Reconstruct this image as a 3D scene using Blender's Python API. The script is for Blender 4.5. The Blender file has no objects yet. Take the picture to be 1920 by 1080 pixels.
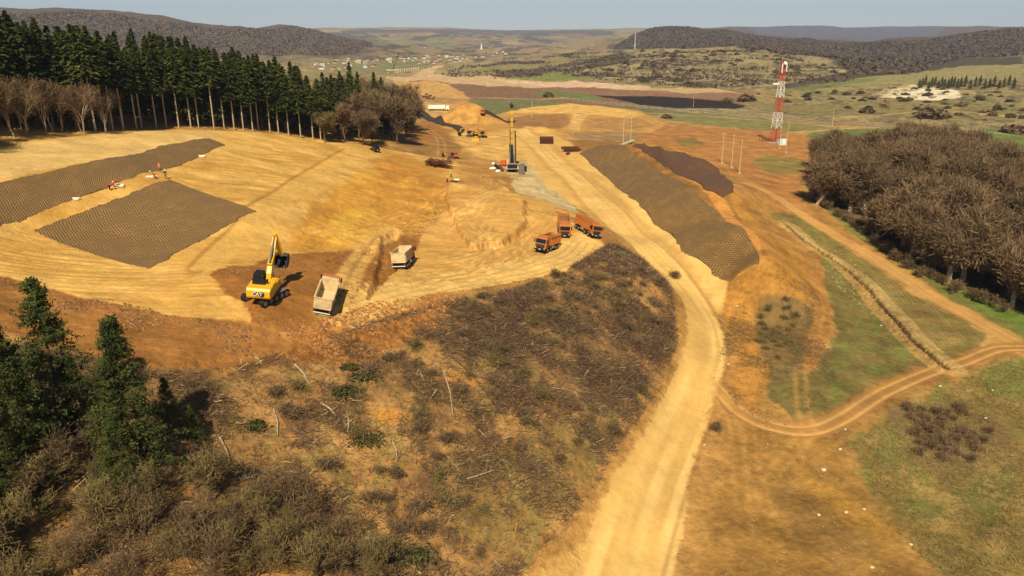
import bpy, bmesh, math, random
import numpy as np
from mathutils import Vector, Matrix
from math import radians as R, sin, cos, pi, atan2, exp, log

# ---------------------------------------------------------------- camera, sky, sun
SC = bpy.context.scene
FOC, CAMH = 1400.0, 60.0                       # focal length in photo pixels (1920 wide), camera height
PITCH = math.atan(470.0 / 1400.0)
cd = bpy.data.cameras.new('camera'); cam = bpy.data.objects.new('camera', cd)
SC.collection.objects.link(cam); SC.camera = cam
cam.location = (0, 0, CAMH); cam.rotation_euler = (pi / 2 - PITCH, 0, 0)
cd.sensor_width = 36.0; cd.lens = FOC / 1920.0 * 36.0
cd.clip_start = 1.0; cd.clip_end = 60000.0

SUN_EL, SUN_AZ = R(46), R(186)                 # azimuth clockwise from +Y: the sun stands behind the camera, a little left
w = bpy.data.worlds.new('World'); SC.world = w; w.use_nodes = True
nt = w.node_tree; bg = nt.nodes['Background']
sky = nt.nodes.new('ShaderNodeTexSky'); sky.sky_type = 'NISHITA'; sky.sun_disc = False
sky.sun_elevation = SUN_EL; sky.sun_rotation = SUN_AZ
sky.air_density = 0.8; sky.dust_density = 0.3; sky.ozone_density = 1.3; sky.altitude = 300
nt.links.new(sky.outputs[0], bg.inputs['Color']); bg.inputs['Strength'].default_value = 0.06
sl = bpy.data.lights.new('sun', 'SUN'); sun = bpy.data.objects.new('sun', sl); SC.collection.objects.link(sun)
sl.energy = 4.6; sl.angle = R(0.53); sl.color = (1.0, 0.90, 0.72)
sd = Vector((sin(SUN_AZ) * cos(SUN_EL), cos(SUN_AZ) * cos(SUN_EL), sin(SUN_EL)))
sun.rotation_euler = sd.to_track_quat('Z', 'Y').to_euler()
vs = SC.view_settings
vs.view_transform = 'Standard'; vs.look = 'None'; vs.exposure = 0.45; vs.gamma = 1; vs.use_curve_mapping = False
SC.cycles.max_bounces = 5; SC.cycles.diffuse_bounces = 3; SC.cycles.volume_bounces = 0
SC.cycles.transparent_max_bounces = 6

# ---------------------------------------------------------------- noise
def h2(ix, iy, s):
    n = (ix.astype(np.int64) * 374761393 + iy.astype(np.int64) * 668265263 + s * 2147483647) & 0xffffffff
    n = ((n ^ (n >> 13)) * 1274126177) & 0xffffffff
    return ((n ^ (n >> 16)) & 0xffff) / 65535.0
def vn(x, y, s=0):
    ix, iy = np.floor(x), np.floor(y); fx, fy = x - ix, y - iy
    fx = fx * fx * (3 - 2 * fx); fy = fy * fy * (3 - 2 * fy)
    a, b, c, d = h2(ix, iy, s), h2(ix + 1, iy, s), h2(ix, iy + 1, s), h2(ix + 1, iy + 1, s)
    return (a + (b - a) * fx) * (1 - fy) + (c + (d - c) * fx) * fy
def fbm(x, y, s=0, o=4, g=.5):
    t = np.zeros_like(x); a = 1.0; n = 0
    for k in range(o):
        ca, sa = cos(k * 1.1), sin(k * 1.1); f = 2.03 ** k
        t += a * (vn((x * ca - y * sa) * f + 17 * k, (x * sa + y * ca) * f + 5 * k, s + k) - .5); n += a; a *= g
    return t / n * 2          # about -1..1
def sstep(a, b, x):
    t = np.clip((x - a) / (b - a), 0, 1); return t * t * (3 - 2 * t)

# ---------------------------------------------------------------- the lie of the land: sighted points (photo px, py, drop below camera) -> world
SP, CP = sin(PITCH), cos(PITCH)
def sight(px, py, t):
    u, v = (px - 960) / FOC, (py - 540) / FOC
    return u * t, (CP - v * SP) * t, CAMH - (SP + v * CP) * t
P = [ # foreground, brush slope
(1200,1075,59.5),(1200,1000,59),(1240,850,57.5),(1290,740,56.5),(1335,640,55),(1300,560,53.5),
(960,1080,56),(700,1080,51),(400,1080,45.5),(100,1080,42),(1450,1080,60),(1700,1080,61),(1900,1080,62),
(1100,900,54.5),(1180,780,53.8),(1060,980,56),(900,900,50.5),(1000,800,49.5),(900,750,46.5),(750,900,48.5),(600,900,45.5),
(600,760,41.8),(750,760,43.8),(450,900,43),(300,900,40),(150,900,38.5),(0,900,37),(450,720,39),(300,720,36.5),(150,720,35),(0,720,34),
(470,605,36),(300,590,34.5),(150,560,32.5),(0,520,31),
# working platform
(490,572,35.2),(608,590,37),(560,640,38.3),(700,640,39.7),(757,512,38.2),(850,560,40),(900,480,40.6),(1025,480,41.8),(1055,443,42.3),(1098,445,42.5),(1090,480,42.7),
(1150,480,43.3),(1060,515,42.7),(950,545,41.6),(1200,560,46.3),(1240,600,49.5),(1180,640,48.8),(1100,640,46.3),(1000,640,44.3),(1260,690,53.6),(1220,525,45.3),(1190,497,44.2),(1256,560,48.5),
# haul road
(1268,530,52.2),(1235,490,51.3),(1180,440,50),(1100,360,47.5),(1040,300,46),(1020,270,46),(1000,250,47),
(960,360,42.8),(1050,388,43),(1120,425,43.2),(1000,330,44.5),(960,325,44),(1010,350,45),(1078,388,48),(1150,430,49.3),
(850,420,40.5),(800,365,40),(855,345,41.6),(700,440,38.8),(620,480,37),(560,450,35.7),(700,350,37),(600,350,34),(780,290,40.5),(720,275,38),(870,300,43),(890,255,46),(950,280,45),
# graded hill on the left
(60,430,30.2),(320,338,27.6),(478,396,31.5),(275,503,34),(0,418,28.5),(200,355,27.4),(310,320,27),(420,272,27.2),(0,340,24),(200,300,24),(390,260,25.5),
(0,270,21.5),(150,252,22.5),(300,243,24.8),(400,245,26.3),(500,252,29),(600,265,33),(660,272,35),(480,300,30),(560,290,32),(430,350,30),(400,500,33.9),(520,440,34.5),
# middle distance
(790,250,42),(850,240,45.5),(800,200,52),(1000,215,54),(1100,230,53),(1200,250,50.5),(1250,290,46),(1180,300,45.8),(900,215,52),
# embankment on the right
(1090,283,46),(1180,272,42.5),(1170,350,47.3),(1250,430,49),(1365,527,51.7),(1425,490,46),(1330,385,43.3),(1260,310,43),(1300,335,42.4),
(1195,270,42),(1250,273,41),(1310,298,40.5),(1376,350,41),(1362,368,41.7),(1395,430,43.8),(1385,325,43.7),(1355,300,43.5),
(1420,400,46.5),(1480,480,50),(1500,420,49.5),(1430,560,53),(1450,650,55.5),(1600,700,58),(1550,560,56.3),(1600,530,56.3),(1700,600,58),(1850,560,58.5),(1900,640,59.5),
(1500,800,59),(1700,820,60.5),(1900,820,61.5),(1380,750,57.5),
(1455,270,52.5),(1550,290,52),(1900,340,57),(1600,240,55),(1800,240,57),(1400,230,54.5),(1900,240,58),
# plain
(1000,190,56),(1300,200,57),(1600,200,58),(1900,200,57),(900,160,58),(1200,165,58),(1500,170,58),(1700,165,54),(1900,165,52),(760,140,58),
]
PT = [ # (px, py, distance along the view axis)
(1200,130,1260),(1300,104,1420),(1450,112,1400),(1600,124,1380),(1150,112,1700),(1280,92,1750),(1500,100,1650),
(1000,130,1350),(1050,105,2000),(900,120,1700),(1240,50,3000),(1320,56,2900),(1150,82,2900),(1400,68,2700),(1500,76,2600),(1600,80,2500),(1400,92,2050),(1650,100,2000),(1700,80,2500),(1790,66,2600),(1850,58,2500),(1920,50,2500),
(1800,120,1500),(1920,120,1450),(1920,95,1800),(1750,100,1900),
(0,30,2500),(100,23,2500),(220,25,2500),(300,39,2600),(430,51,2800),(530,50,2900),(620,62,3000),(660,75,3000),(400,80,2000),(600,110,1800),(700,105,2100),(500,95,1900),(200,70,1900),(0,70,1800),
(640,57,7500),(720,52,7500),(860,55,7500),(960,61,7500),(1080,57,7500),(1150,58,7500),(700,72,5000),(850,70,5000),(1000,76,5000),(1100,74,5000),(750,88,3300),(900,90,3300),(1050,90,3300),
(1380,54,7500),(1500,53,7500),(1600,56,7500),(1730,52,7500),(1850,58,7500),(1550,70,5000),(1700,70,5000)]
PW = [ # (azimuth deg, distance, drop): hidden or outside the frame
(-35,200,19),(-30,260,20),(-20,280,24),(-25,350,20),(-40,300,14),(-14,290,33),(-35,600,14),(-20,600,34),(-8,400,46),(-10,520,52),(-28,1100,30),(-45,1200,20),
(0,38,56),(-20,38,50),(20,38,60),(-45,38,46),(50,38,63),(70,40,64),(-70,40,44),(-50,100,30),(-60,150,24),(-75,100,34),(50,150,62),(60,120,64),(75,100,66),(50,400,60),(65,300,62),(50,900,56),(-60,400,12),(-75,400,20),(60,1500,40),(-60,1500,10),(75,2000,20),(-75,2000,0),
(-50,3000,-80),(50,3000,-50),(-70,7000,-60),(70,7000,-60),(-40,5000,-20),(0,13000,60),(-40,13000,40),(40,13000,40),(75,13000,40),(-75,13000,40),(0,0.1,57),
(20,3600,30),(28,3600,40),(10,4300,60),(35,3500,20),(-30,3600,20),(-15,4200,50),(10,3500,20),(-12,10000,30),(15,10000,30)]
pts = []
for px, py, d in P:
    v = (py - 540) / FOC; t = d / (SP + v * CP); pts.append(sight(px, py, t))
for px, py, t in PT: pts.append(sight(px, py, t))
for a, r, d in PW: pts.append((r * sin(R(a)), r * cos(R(a)), CAMH - d))
pts = np.array(pts)
def lp(x, y):                                   # log-polar: conformal, so detail is even at every distance
    return np.arctan2(x, y), np.log(np.maximum(np.hypot(x, y), 20.0))
ct, cl = lp(pts[:, 0], pts[:, 1]); cz = pts[:, 2]
def ker(t0, l0, t1, l1):
    d = (t0 - t1) ** 2 + (l0 - l1) ** 2 + 1e-9
    return .5 * d * np.log(d)
n = len(cz)
A = np.zeros((n + 3, n + 3)); A[:n, :n] = ker(ct[:, None], cl[:, None], ct[None], cl[None])
reg = 2e-5; A[:n, :n] += np.eye(n) * reg
A[:n, n] = 1; A[:n, n + 1] = ct; A[:n, n + 2] = cl; A[n:, :n] = A[:n, n:].T
sol = np.linalg.solve(A, np.r_[cz, 0, 0, 0])
def tps(t, l):
    s = t.shape; t = t.ravel(); l = l.ravel(); o = np.empty_like(t)
    for k in range(0, len(t), 40000):
        a, b = t[k:k + 40000], l[k:k + 40000]
        o[k:k + 40000] = ker(a[:, None], b[:, None], ct[None], cl[None]) @ sol[:n] + sol[n] + sol[n + 1] * a + sol[n + 2] * b
    return o.reshape(s)

# the land's own grid: azimuth columns, distance rows (finer where the land is near)
TH = np.r_[np.linspace(R(-88), R(-40), 70)[:-1], np.linspace(R(-40), R(40), 1000), np.linspace(R(40), R(88), 70)[1:]]
ls = np.linspace(log(25), log(14000), 20000); den = np.minimum(470, 747 * 62 / np.exp(ls)) + 62
cs = np.r_[0, np.cumsum((den[1:] + den[:-1]) / 2 * np.diff(ls))]
NR = int(cs[-1]); LR = np.interp(np.linspace(0, cs[-1], NR), cs, ls); NC = len(TH)
TT, LL = np.meshgrid(TH, LR); RR = np.exp(LL); X = RR * np.sin(TT); Y = RR * np.cos(TT)
# coarse evaluation of the spline, then bilinear to the full grid
tq = np.linspace(TH[0], TH[-1], 560); lq = np.linspace(LR[0], LR[-1], 460)
ZQ = tps(*np.meshgrid(tq, lq))
def samp(Zg, tg, lg, t, l):
    ft = np.clip(np.interp(t, tg, np.arange(len(tg))), 0, len(tg) - 1.001); fl = np.clip(np.interp(l, lg, np.arange(len(lg))), 0, len(lg) - 1.001)
    i, j = fl.astype(int), ft.astype(int); a, b = fl - i, ft - j
    return (Zg[i, j] * (1 - b) + Zg[i, j + 1] * b) * (1 - a) + (Zg[i + 1, j] * (1 - b) + Zg[i + 1, j + 1] * b) * a
Z = samp(ZQ, tq, lq, TT, LL)
print('grid', Z.shape)
def ground(x, y):
    x = np.atleast_1d(np.asarray(x, float)); y = np.atleast_1d(np.asarray(y, float))
    r = samp(Z, TH, LR, *lp(x, y)); return r if len(r) > 1 else float(r[0])
TS = np.exp(np.linspace(log(40), log(13000), 1400))
def hit(px, py):                                # where the sight line through a photo point meets the land
    x, y, z = sight(px, py, TS); g = ground(x, y); k = np.where(z < g)[0]
    if len(k) == 0: k = [len(TS) - 1]
    k = max(int(k[0]), 1); a, b = z[k - 1] - g[k - 1], g[k] - z[k]; f = a / max(a + b, 1e-6)
    t = TS[k - 1] + (TS[k] - TS[k - 1]) * min(max(f, 0), 1); x, y, z = sight(px, py, t)
    return float(x), float(y), float(ground(x, y))
# ---------------------------------------------------------------- local landforms and their relief
def poly_lp(poly):
    q = np.array([hit(*p)[:2] for p in poly]); return np.array(lp(q[:, 0], q[:, 1])).T
jit1 = fbm(TT * 60, LL * 45, 3, 4, .6); jit2 = fbm(TT * 260, LL * 200, 9, 3, .6)
def sdf(q, m=.05):                              # signed distance (inside > 0) to a polygon in log-polar coordinates
    t0, t1, l0, l1 = q[:, 0].min() - m, q[:, 0].max() + m, q[:, 1].min() - m, q[:, 1].max() + m
    j0, j1 = np.searchsorted(TH, [t0, t1]); i0, i1 = np.searchsorted(LR, [l0, l1])
    sl_ = (slice(i0, i1), slice(j0, j1)); x, y = TT[sl_], LL[sl_]
    d = np.full(x.shape, 9.0); ins = np.zeros(x.shape, bool)
    for k in range(len(q)):
        (ax, ay), (bx, by) = q[k - 1], q[k]; ex, ey = bx - ax, by - ay
        f = np.clip(((x - ax) * ex + (y - ay) * ey) / (ex * ex + ey * ey + 1e-12), 0, 1)
        d = np.minimum(d, np.hypot(x - ax - f * ex, y - ay - f * ey))
        if abs(ey) > 1e-12:
            c = ((ay > y) != (by > y)) & (x < (bx - ax) * (y - ay) / ey + ax); ins ^= c
    return sl_, np.where(ins, d, -d)
def mask(poly, soft=4, jit=6, m=None):          # soft and jit in photo pixels of width
    q = poly_lp(poly); s, d = sdf(q, (soft + jit * 1.5) / FOC + .005)
    d = d + (jit1[s] * .7 + jit2[s] * .4) * jit / FOC
    M = np.zeros(TT.shape, np.float32); M[s] = sstep(-soft / FOC, soft / FOC, d); return M
def line_xy(pl, n=8):
    q = np.array([hit(*p)[:2] for p in pl])
    # smooth (Catmull-Rom)
    e = np.vstack([2 * q[0] - q[1], q, 2 * q[-1] - q[-2]]); out = []
    for i in range(1, len(e) - 2):
        for f in np.linspace(0, 1, n, endpoint=False):
            a, b, c, d = e[i - 1], e[i], e[i + 1], e[i + 2]
            out.append(.5 * ((2 * b) + (c - a) * f + (2 * a - 5 * b + 4 * c - d) * f * f + (3 * b - a - 3 * c + d) * f ** 3))
    out.append(q[-1]); return np.array(out)
def road(pl, wid, n=8):                              # lateral offset (m, signed) from a centre line; 99 far away
    q = line_xy(pl, n); t, l = lp(q[:, 0], q[:, 1]); mm = wid * 1.5 / np.exp(l).min() + .01
    j0, j1 = np.searchsorted(TH, [t.min() - mm, t.max() + mm]); i0, i1 = np.searchsorted(LR, [l.min() - mm, l.max() + mm])
    s = (slice(i0, i1), slice(j0, j1)); x, y = X[s], Y[s]; D = np.full(x.shape, 99.0)
    for k in range(len(q) - 1):
        ex, ey = q[k + 1] - q[k]; L2 = ex * ex + ey * ey + 1e-9; px, py = x - q[k, 0], y - q[k, 1]
        f = np.clip((px * ex + py * ey) / L2, 0, 1); d = np.hypot(px - f * ex, py - f * ey) * np.sign(px * ey - py * ex + 1e-9)
        D = np.where(np.abs(d) < np.abs(D), d, D)
    O = np.full(TT.shape, 99.0, np.float32); O[s] = D; return O
def blend(col, M, rgb, a=1.0):
    c = alb(rgb); M = (M * a)[..., None]; col *= (1 - M); col += M * c
KALB = 0.84
def alb(rgb):
    c = np.array(rgb, float) / 255; c = np.where(c < .04045, c / 12.92, ((c + .055) / 1.055) ** 2.4)
    lum = c @ np.array([.3, .59, .11]); c = lum + (c - lum) * 1.0
    return (c * KALB * np.array([1.0, 1.035, .93])).astype(np.float32)

# --- outlines, sighted in the photograph
SAND = [(-200,285),(0,275),(150,255),(300,243),(400,244),(520,252),(620,265),(700,275),(760,286),(840,300),(900,330),(940,350),(965,365),(1050,385),(1120,428),(1150,450),(1120,482),(1060,508),(950,532),(850,545),(740,575),(650,590),(560,640),(470,605),(300,590),(150,555),(0,515),(-200,480)]
BRUSH = [(-300,700),(0,640),(300,690),(560,655),(700,620),(850,560),(960,540),(1060,512),(1120,485),(1150,455),(1195,480),(1250,530),(1270,600),(1275,660),(1240,740),(1180,810),(1110,940),(1040,1010),(960,1110),(0,1110),(-300,1110)]
APRON = [(985,235),(1060,262),(1090,285),(1170,352),(1255,432),(1365,530),(1345,600),(1290,545),(1262,520),(1190,455),(1120,415),(1075,385),(1020,345),(985,300),(960,270)]
HAUL = [(1130,1250),(1165,1100),(1195,1000),(1240,870),(1292,750),(1322,660),(1318,600),(1288,550),(1250,505),(1195,450),(1130,385),(1080,335),(1035,295),(1005,265),(975,245)]
TRACKR = [(1405,345),(1490,393),(1630,478),(1760,562),(1850,612),(1925,655),(2050,730)]
TRACK2 = [(1300,690),(1322,706),(1345,728),(1385,770),(1440,797),(1515,808),(1580,785),(1660,735),(1740,700),(1810,678),(1870,655),(1930,652)]
MOUND = [(815,228),(835,212),(860,190),(878,189),(905,205),(940,226),(960,243),(925,250),(860,248),(832,240)]
M_sand = mask(SAND, 3, 8); M_brush = mask(BRUSH, 6, 22); M_apron = mask(APRON, 4, 8)
R_haul = road(HAUL, 8); R_tr = road(TRACKR, 5); R_t2 = road(TRACK2, 5)
hw = 3.5 + .45 * jit1 + .35 * jit2 + 1.2 * sstep(165, 190, RR) + 1.6 * sstep(105, 80, RR)
M_haul = sstep(.6, -.6, np.abs(R_haul) - hw); M_tr = sstep(.5, -.5, np.abs(R_tr) - 2.5 - .5 * jit1); M_t2 = sstep(.4, -.4, np.abs(R_t2) - 1.9 - .7 * jit1 - .3 * jit2) * sstep(hw - 1.5, hw + 1.5, np.abs(R_haul))
M_road = np.maximum(np.maximum(M_haul, M_tr), M_t2)
EXC = [(395,508),(440,497),(480,497),(510,478),(560,475),(640,470),(690,466),(745,440),(760,450),(735,505),(700,550),(650,580),(640,620),(560,640),(470,605),(468,580),(420,550)]
M_exc = mask(EXC, 5, 15)
RUB = [(560,660),(600,600),(660,575),(760,555),(860,545),(850,575),(790,620),(740,655),(660,690)]
M_rub = mask(RUB, 8, 14)
far = sstep(log(520), log(1500), LL)
# relief
near = 1 - sstep(log(250), log(900), LL)
smooth = np.clip(M_sand + M_apron + M_road, 0, 1)
Z += near * M_brush * (1 - M_road) * (fbm(X / 9, Y / 9, 21, 5, .55) * .9)
Z += near * (1 - np.clip(smooth + M_brush, 0, 1)) * (fbm(X / 7, Y / 7, 22, 6, .55) * .5)
Z += near * M_sand * (fbm(X / 12, Y / 9, 25, 6, .6) * (.14 + .4 * sstep(R(-19), R(-12), TT)) + fbm(X / 1.6, Y / 1.6, 26, 3) * .07)
Z += near * M_rub * np.abs(fbm(X / 2.2, Y / 2.2, 27, 4, .6)) * .7 + near * M_exc * fbm(X / 2.5, Y / 2.5, 28, 4, .6) * .28
Z += far * fbm(TT * 22, LL * 16, 31, 5, .5) * RR * .0055 * (1 - sstep(log(3500), log(6000), LL) * .6)
Z += sstep(log(320), log(600), LL) * (1 - far) * fbm(X / 60, Y / 60, 32, 4) * 1.6
# grader furrows on the cut slope, wheel ruts on the tracks
GRAD = [(0,500),(60,430),(275,503),(478,396),(660,285),(520,252),(420,272),(640,280),(560,380),(440,480),(400,520),(470,605),(300,590),(150,555),(0,515)]
fur = vn(X * .10 + Y * .02 + 3 * fbm(X / 20, Y / 20, 40, 2), (Y - X * .25) * 1.25, 41) - .5
LOWS = mask([(-200,440),(0,425),(60,432),(275,505),(330,490),(430,545),(470,605),(300,590),(150,555),(0,515),(-200,480)], 5, 4)
UPR = mask([(430,290),(560,262),(660,282),(560,370),(480,400),(330,338),(350,300)], 8, 6)
fur2 = vn((X + Y * .9) * .08, (X * .8 - Y) * .75 + 2 * fbm(X / 16, Y / 16, 42, 2), 43) - .5
Z += LOWS * fur * .28 + UPR * fur2 * .35
def ruts(O, M, g=.95): return M * (np.exp(-((np.abs(O) - g) / .32) ** 2))
Z -= .10 * ruts(R_tr, M_tr) + .12 * ruts(R_t2, M_t2) + .05 * ruts(R_haul, M_haul, 1.4)
Z -= M_haul * near * .15
# the trench with its thrown-up banks on the right
R_dt = road([(1478,425),(1520,460),(1560,485),(1605,520),(1640,555),(1680,600),(1715,640),(1775,690)], 9)
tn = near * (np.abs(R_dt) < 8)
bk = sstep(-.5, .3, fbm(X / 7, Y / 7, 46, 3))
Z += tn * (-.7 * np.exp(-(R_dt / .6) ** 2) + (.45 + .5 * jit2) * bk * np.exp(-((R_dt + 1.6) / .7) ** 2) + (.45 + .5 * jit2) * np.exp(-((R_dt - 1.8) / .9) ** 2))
# the built-up nose of the platform, the cut bank beside it and the scarp between ramp and platform
NOSE = mask([(842,342),(870,348),(930,343),(985,380),(985,430),(940,462),(880,468),(852,420),(835,380)], 5, 8)
SCARP = mask([(716,440),(745,436),(752,470),(742,505),(712,535),(690,560),(706,520),(712,480)], 4, 8)
BOWL = mask([(560,400),(640,330),(720,300),(800,330),(840,380),(790,425),(720,440),(640,465),(570,470)], 14, 14)
Z += near * (NOSE * 1.3 - SCARP * 1.1 + BOWL * fbm(X / 8, Y / 12, 29, 5, .6) * .9)
# heaps of loose fill
def heap(px, py, rx, ry, h, rot=0, p=1.0):
    x0, y0, _ = hit(px, py); dx, dy = X - x0, Y - y0; c, s_ = cos(rot), sin(rot)
    u, v = (dx * c + dy * s_) / rx, (-dx * s_ + dy * c) / ry; d = np.sqrt(u * u + v * v + .01) + .05 * jit1 * np.sqrt(u * u + v * v)
    return h * np.clip(1 - d, 0, 1) ** p
Z += heap(880, 229, 25, 22, 14, .0, 1.0)
Z += heap(1016, 246, 13, 8, 2.6) + heap(846, 352, 9, 6, 1.6) + heap(735, 470, 5, 9, 1.6)
# ---------------------------------------------------------------- ground colours (what the soil, grass and scrub themselves look like)
COL = np.empty(TT.shape + (3,), np.float32)
nA = fbm(X / 30, Y / 30, 50, 5); nB = fbm(X / 5, Y / 5, 51, 4); nC = fbm(X / 1.2, Y / 1.2, 52, 3)
def mixc(a, b, f): return alb(a) * (1 - f[..., None]) + alb(b) * f[..., None]
f = sstep(-.5, .5, nA + .5 * nB); COL[:] = mixc((172, 122, 66), (192, 144, 82), f)
# far country
q1 = fbm(TT * 30, LL * 14, 60, 5, .55); q2 = fbm(TT * 90, LL * 40, 61, 4, .55)
fc = mixc((148, 128, 90), (168, 144, 100), sstep(-.4, .4, q1 + .3 * q2))
fc = fc * (1 - (sstep(.12, .3, q2) * .6)[..., None]) + alb((92, 80, 62)) * (sstep(.12, .3, q2) * .6)[..., None]
g_ = sstep(.15, .35, fbm(TT * 24 + 9, LL * 12, 62, 4)); fc = fc * (1 - g_[..., None] * .35) + alb((130, 122, 78)) * g_[..., None] * .35
ff = sstep(log(480), log(640), LL + .1 * jit1); COL[:] = COL * (1 - ff[..., None]) + fc * ff[..., None]
L = []          # (outline, colour, softness, jitter, strength)
def lay(poly, rgb, soft=4, jit=6, a=1.0): blend(COL, mask(poly, soft, jit), rgb, a)
def sprinkle(poly, rgb, thr, sc, seed, soft=8, jit=10, a=1.0):
    blend(COL, mask(poly, soft, jit) * sstep(thr, thr + .15, fbm(TT * sc, LL * sc * .55, seed, 4, .6)), rgb, a)
# hills
lay([(-300,10),(0,28),(100,21),(220,23),(300,38),(430,50),(530,49),(620,60),(700,75),(760,90),(640,105),(400,110),(-300,120)], (102, 86, 76), 3, 4)
sprinkle([(-300,10),(0,28),(220,23),(430,50),(620,60),(760,90),(640,105),(-300,120)], (104,90,66), .0, 40, 71, a=.5)
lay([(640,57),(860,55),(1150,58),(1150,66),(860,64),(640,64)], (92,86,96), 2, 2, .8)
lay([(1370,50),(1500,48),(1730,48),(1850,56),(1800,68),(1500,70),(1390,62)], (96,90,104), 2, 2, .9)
lay([(1130,90),(1180,70),(1240,44),(1330,52),(1420,65),(1600,75),(1690,74),(1760,62),(1920,46),(2200,40),(2200,90),(1920,84),(1800,108),(1700,140),(1600,140),(1560,112),(1440,96),(1280,92)], (98, 80, 66), 3, 5)
sprinkle([(1130,90),(1240,44),(1420,65),(1700,74),(1920,46),(1920,84),(1700,140),(1560,112),(1280,92)], (104,92,56), .05, 45, 72, a=.5)
lay([(640,70),(760,66),(860,76),(840,84),(700,86),(640,80)], (120,130,78), 3, 5, .8)
sprinkle([(640,62),(1150,62),(1180,90),(1100,128),(840,110),(640,120)], (96,84,74), .0, 50, 73, a=.9)
sprinkle([(640,62),(1150,62),(1180,90),(1100,128),(840,110),(640,120)], (160,124,100), .12, 36, 74, a=.6)
lay([(1560,140),(1680,120),(1800,108),(1920,105),(1920,128),(1780,128),(1620,158),(1500,168),(1440,166)], (78,66,52), 3, 6, .9)
lay([(1440,168),(1560,158),(1680,140),(1800,124),(1920,120),(1920,150),(1750,150),(1600,168),(1500,178)], (152, 136, 88), 4, 5)
lay([(1500,162),(1640,146),(1640,152),(1510,172),(1440,176)], (122, 122, 70), 3, 3)
lay([(880,135),(960,118),(1060,104),(1140,108),(1060,140),(940,142)], (146,130,82), 4, 5, .8)
lay([(1030,128),(1100,112),(1160,98),(1180,108),(1120,132)], (150,134,86), 3, 6, .7)
lay([(900,146),(1000,132),(1110,140),(1100,150),(980,150)], (126,128,66), 4, 5, .9)
sprinkle([(1040,142),(1100,100),(1240,92),(1440,96),(1600,130),(1560,165),(1300,165),(1160,152)], (96, 84, 68), .14, 85, 75, a=.8)
sprinkle([(930,138),(1080,112),(1180,96),(1190,112),(1060,140)], (86,70,62), .05, 70, 76, a=.9)
wl = sstep(log(1850), log(2150), LL) * sstep(log(3900), log(3500), LL); blend(COL, wl * sstep(R(-9), R(-13), TT + .01 * jit1), (100,84,74), .95)
blend(COL, sstep(log(2300), log(2500), LL) * sstep(log(3900), log(3500), LL) * sstep(R(8.5), R(10), TT), (96,78,64), .9)
# quarry, scattered pale ground
lay([(1652,182),(1668,168),(1700,164),(1712,158),(1740,162),(1800,172),(1802,186),(1720,188)], (238,214,180), 1.5, 3)
lay([(1640,176),(1660,166),(1700,158),(1740,156),(1760,162),(1700,170),(1655,186)], (200,168,124), 2, 3, .6)
# plain
lay([(740,150),(850,146),(960,158),(1250,176),(1380,185),(1400,200),(1240,205),(1060,196),(900,205),(850,185),(760,176)], (138,102,76), 5, 7)
lay([(1000,165),(1120,170),(1300,168),(1420,172),(1400,188),(1200,180),(1080,180)], (150,110,84), 4, 6, .9)
lay([(860,188),(1000,186),(1100,196),(1250,206),(1400,222),(1250,212),(1100,206),(1000,212),(930,222),(880,205)], (122, 116, 76), 4, 6)
lay([(1020,170),(1110,178),(1100,186),(1000,180)], (118, 118, 70), 3, 4)
lay([(1080,176),(1130,180),(1120,186),(1075,183)], (112, 122, 66), 2, 3)
lay([(800,128),(830,122),(812,138),(840,142),(930,140),(950,148),(1080,150),(1130,156),(1220,162),(1215,168),(1140,166),(1060,164),(960,162),(840,155),(790,150),(740,152),(720,146),(770,142)], (206,166,124), 2, 6)
lay([(940,150),(1080,152),(1220,163),(1210,167),(1060,164),(1000,160)], (224,182,152), 2, 4, .8)
lay([(1160,160),(1340,166),(1400,176),(1320,174),(1200,170)], (210,170,120), 2, 5, .8)
lay([(1115,178),(1180,180),(1290,184),(1370,192),(1400,199),(1380,204),(1280,203),(1200,197)], (54,43,38), 2, 3)
lay([(700,120),(760,118),(880,108),(830,118),(790,124),(720,132)], (120,124,74), 3, 4, .8)
lay([(590,118),(640,106),(740,112),(720,130),(640,135)], (132,126,84), 3, 4, .8)
lay([(1400,175),(1500,168),(1500,190),(1400,192)], (168,138,86), 4, 5, .7)
lay([(1390,190),(1560,196),(1660,188),(1920,196),(1920,225),(1700,222),(1440,206)], (142,122,76), 5, 6, .8)
lay([(1240,212),(1430,222),(1560,240),(1440,252),(1380,240),(1250,225)], (138, 126, 76), 4, 6)
lay([(1500,258),(1540,244),(1700,242),(1920,262),(1920,380),(1830,300),(1700,250),(1600,262)], (118, 124, 66), 4, 5)
lay([(1840,240),(2200,270),(2200,520),(1920,470),(1900,400),(1880,330)], (114, 124, 60), 5, 5)
sprinkle([(1400,175),(1920,150),(1920,240),(1500,235)], (92,84,58), .16, 110, 77, a=.8)
# middle distance works
lay([(735,150),(800,152),(840,158),(880,185),(860,200),(800,215),(775,205),(750,180)], (206,156,92), 4, 9)
lay([(760,175),(900,188),(860,196),(790,190)], (150,112,74), 3, 7, .6)
lay([(765,240),(800,215),(870,235),(880,265),(850,300),(790,290),(760,262)], (168,116,62), 5, 9)
lay([(930,215),(1000,200),(1060,194),(1120,198),(1200,208),(1245,232),(1240,250),(1180,268),(1060,268),(985,262),(940,240)], (200,148,82), 5, 9)
lay([(940,212),(1000,200),(1070,194),(1130,200),(1210,214),(1180,222),(1080,212),(990,212)], (228,176,96), 3, 5)
lay([(1065,240),(1075,212),(1100,216),(1090,232),(1086,246)], (224,172,100), 2, 3)
lay([(950,222),(1000,214),(1060,214),(1070,228),(1050,242),(960,240)], (164,116,68), 4, 7, .9)
lay([(1100,222),(1200,222),(1230,236),(1160,246),(1100,240)], (178,130,76), 4, 8, .8)
lay([(1060,250),(1140,246),(1230,250),(1200,268),(1090,266)], (164,128,88), 5, 9, .9)
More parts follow.
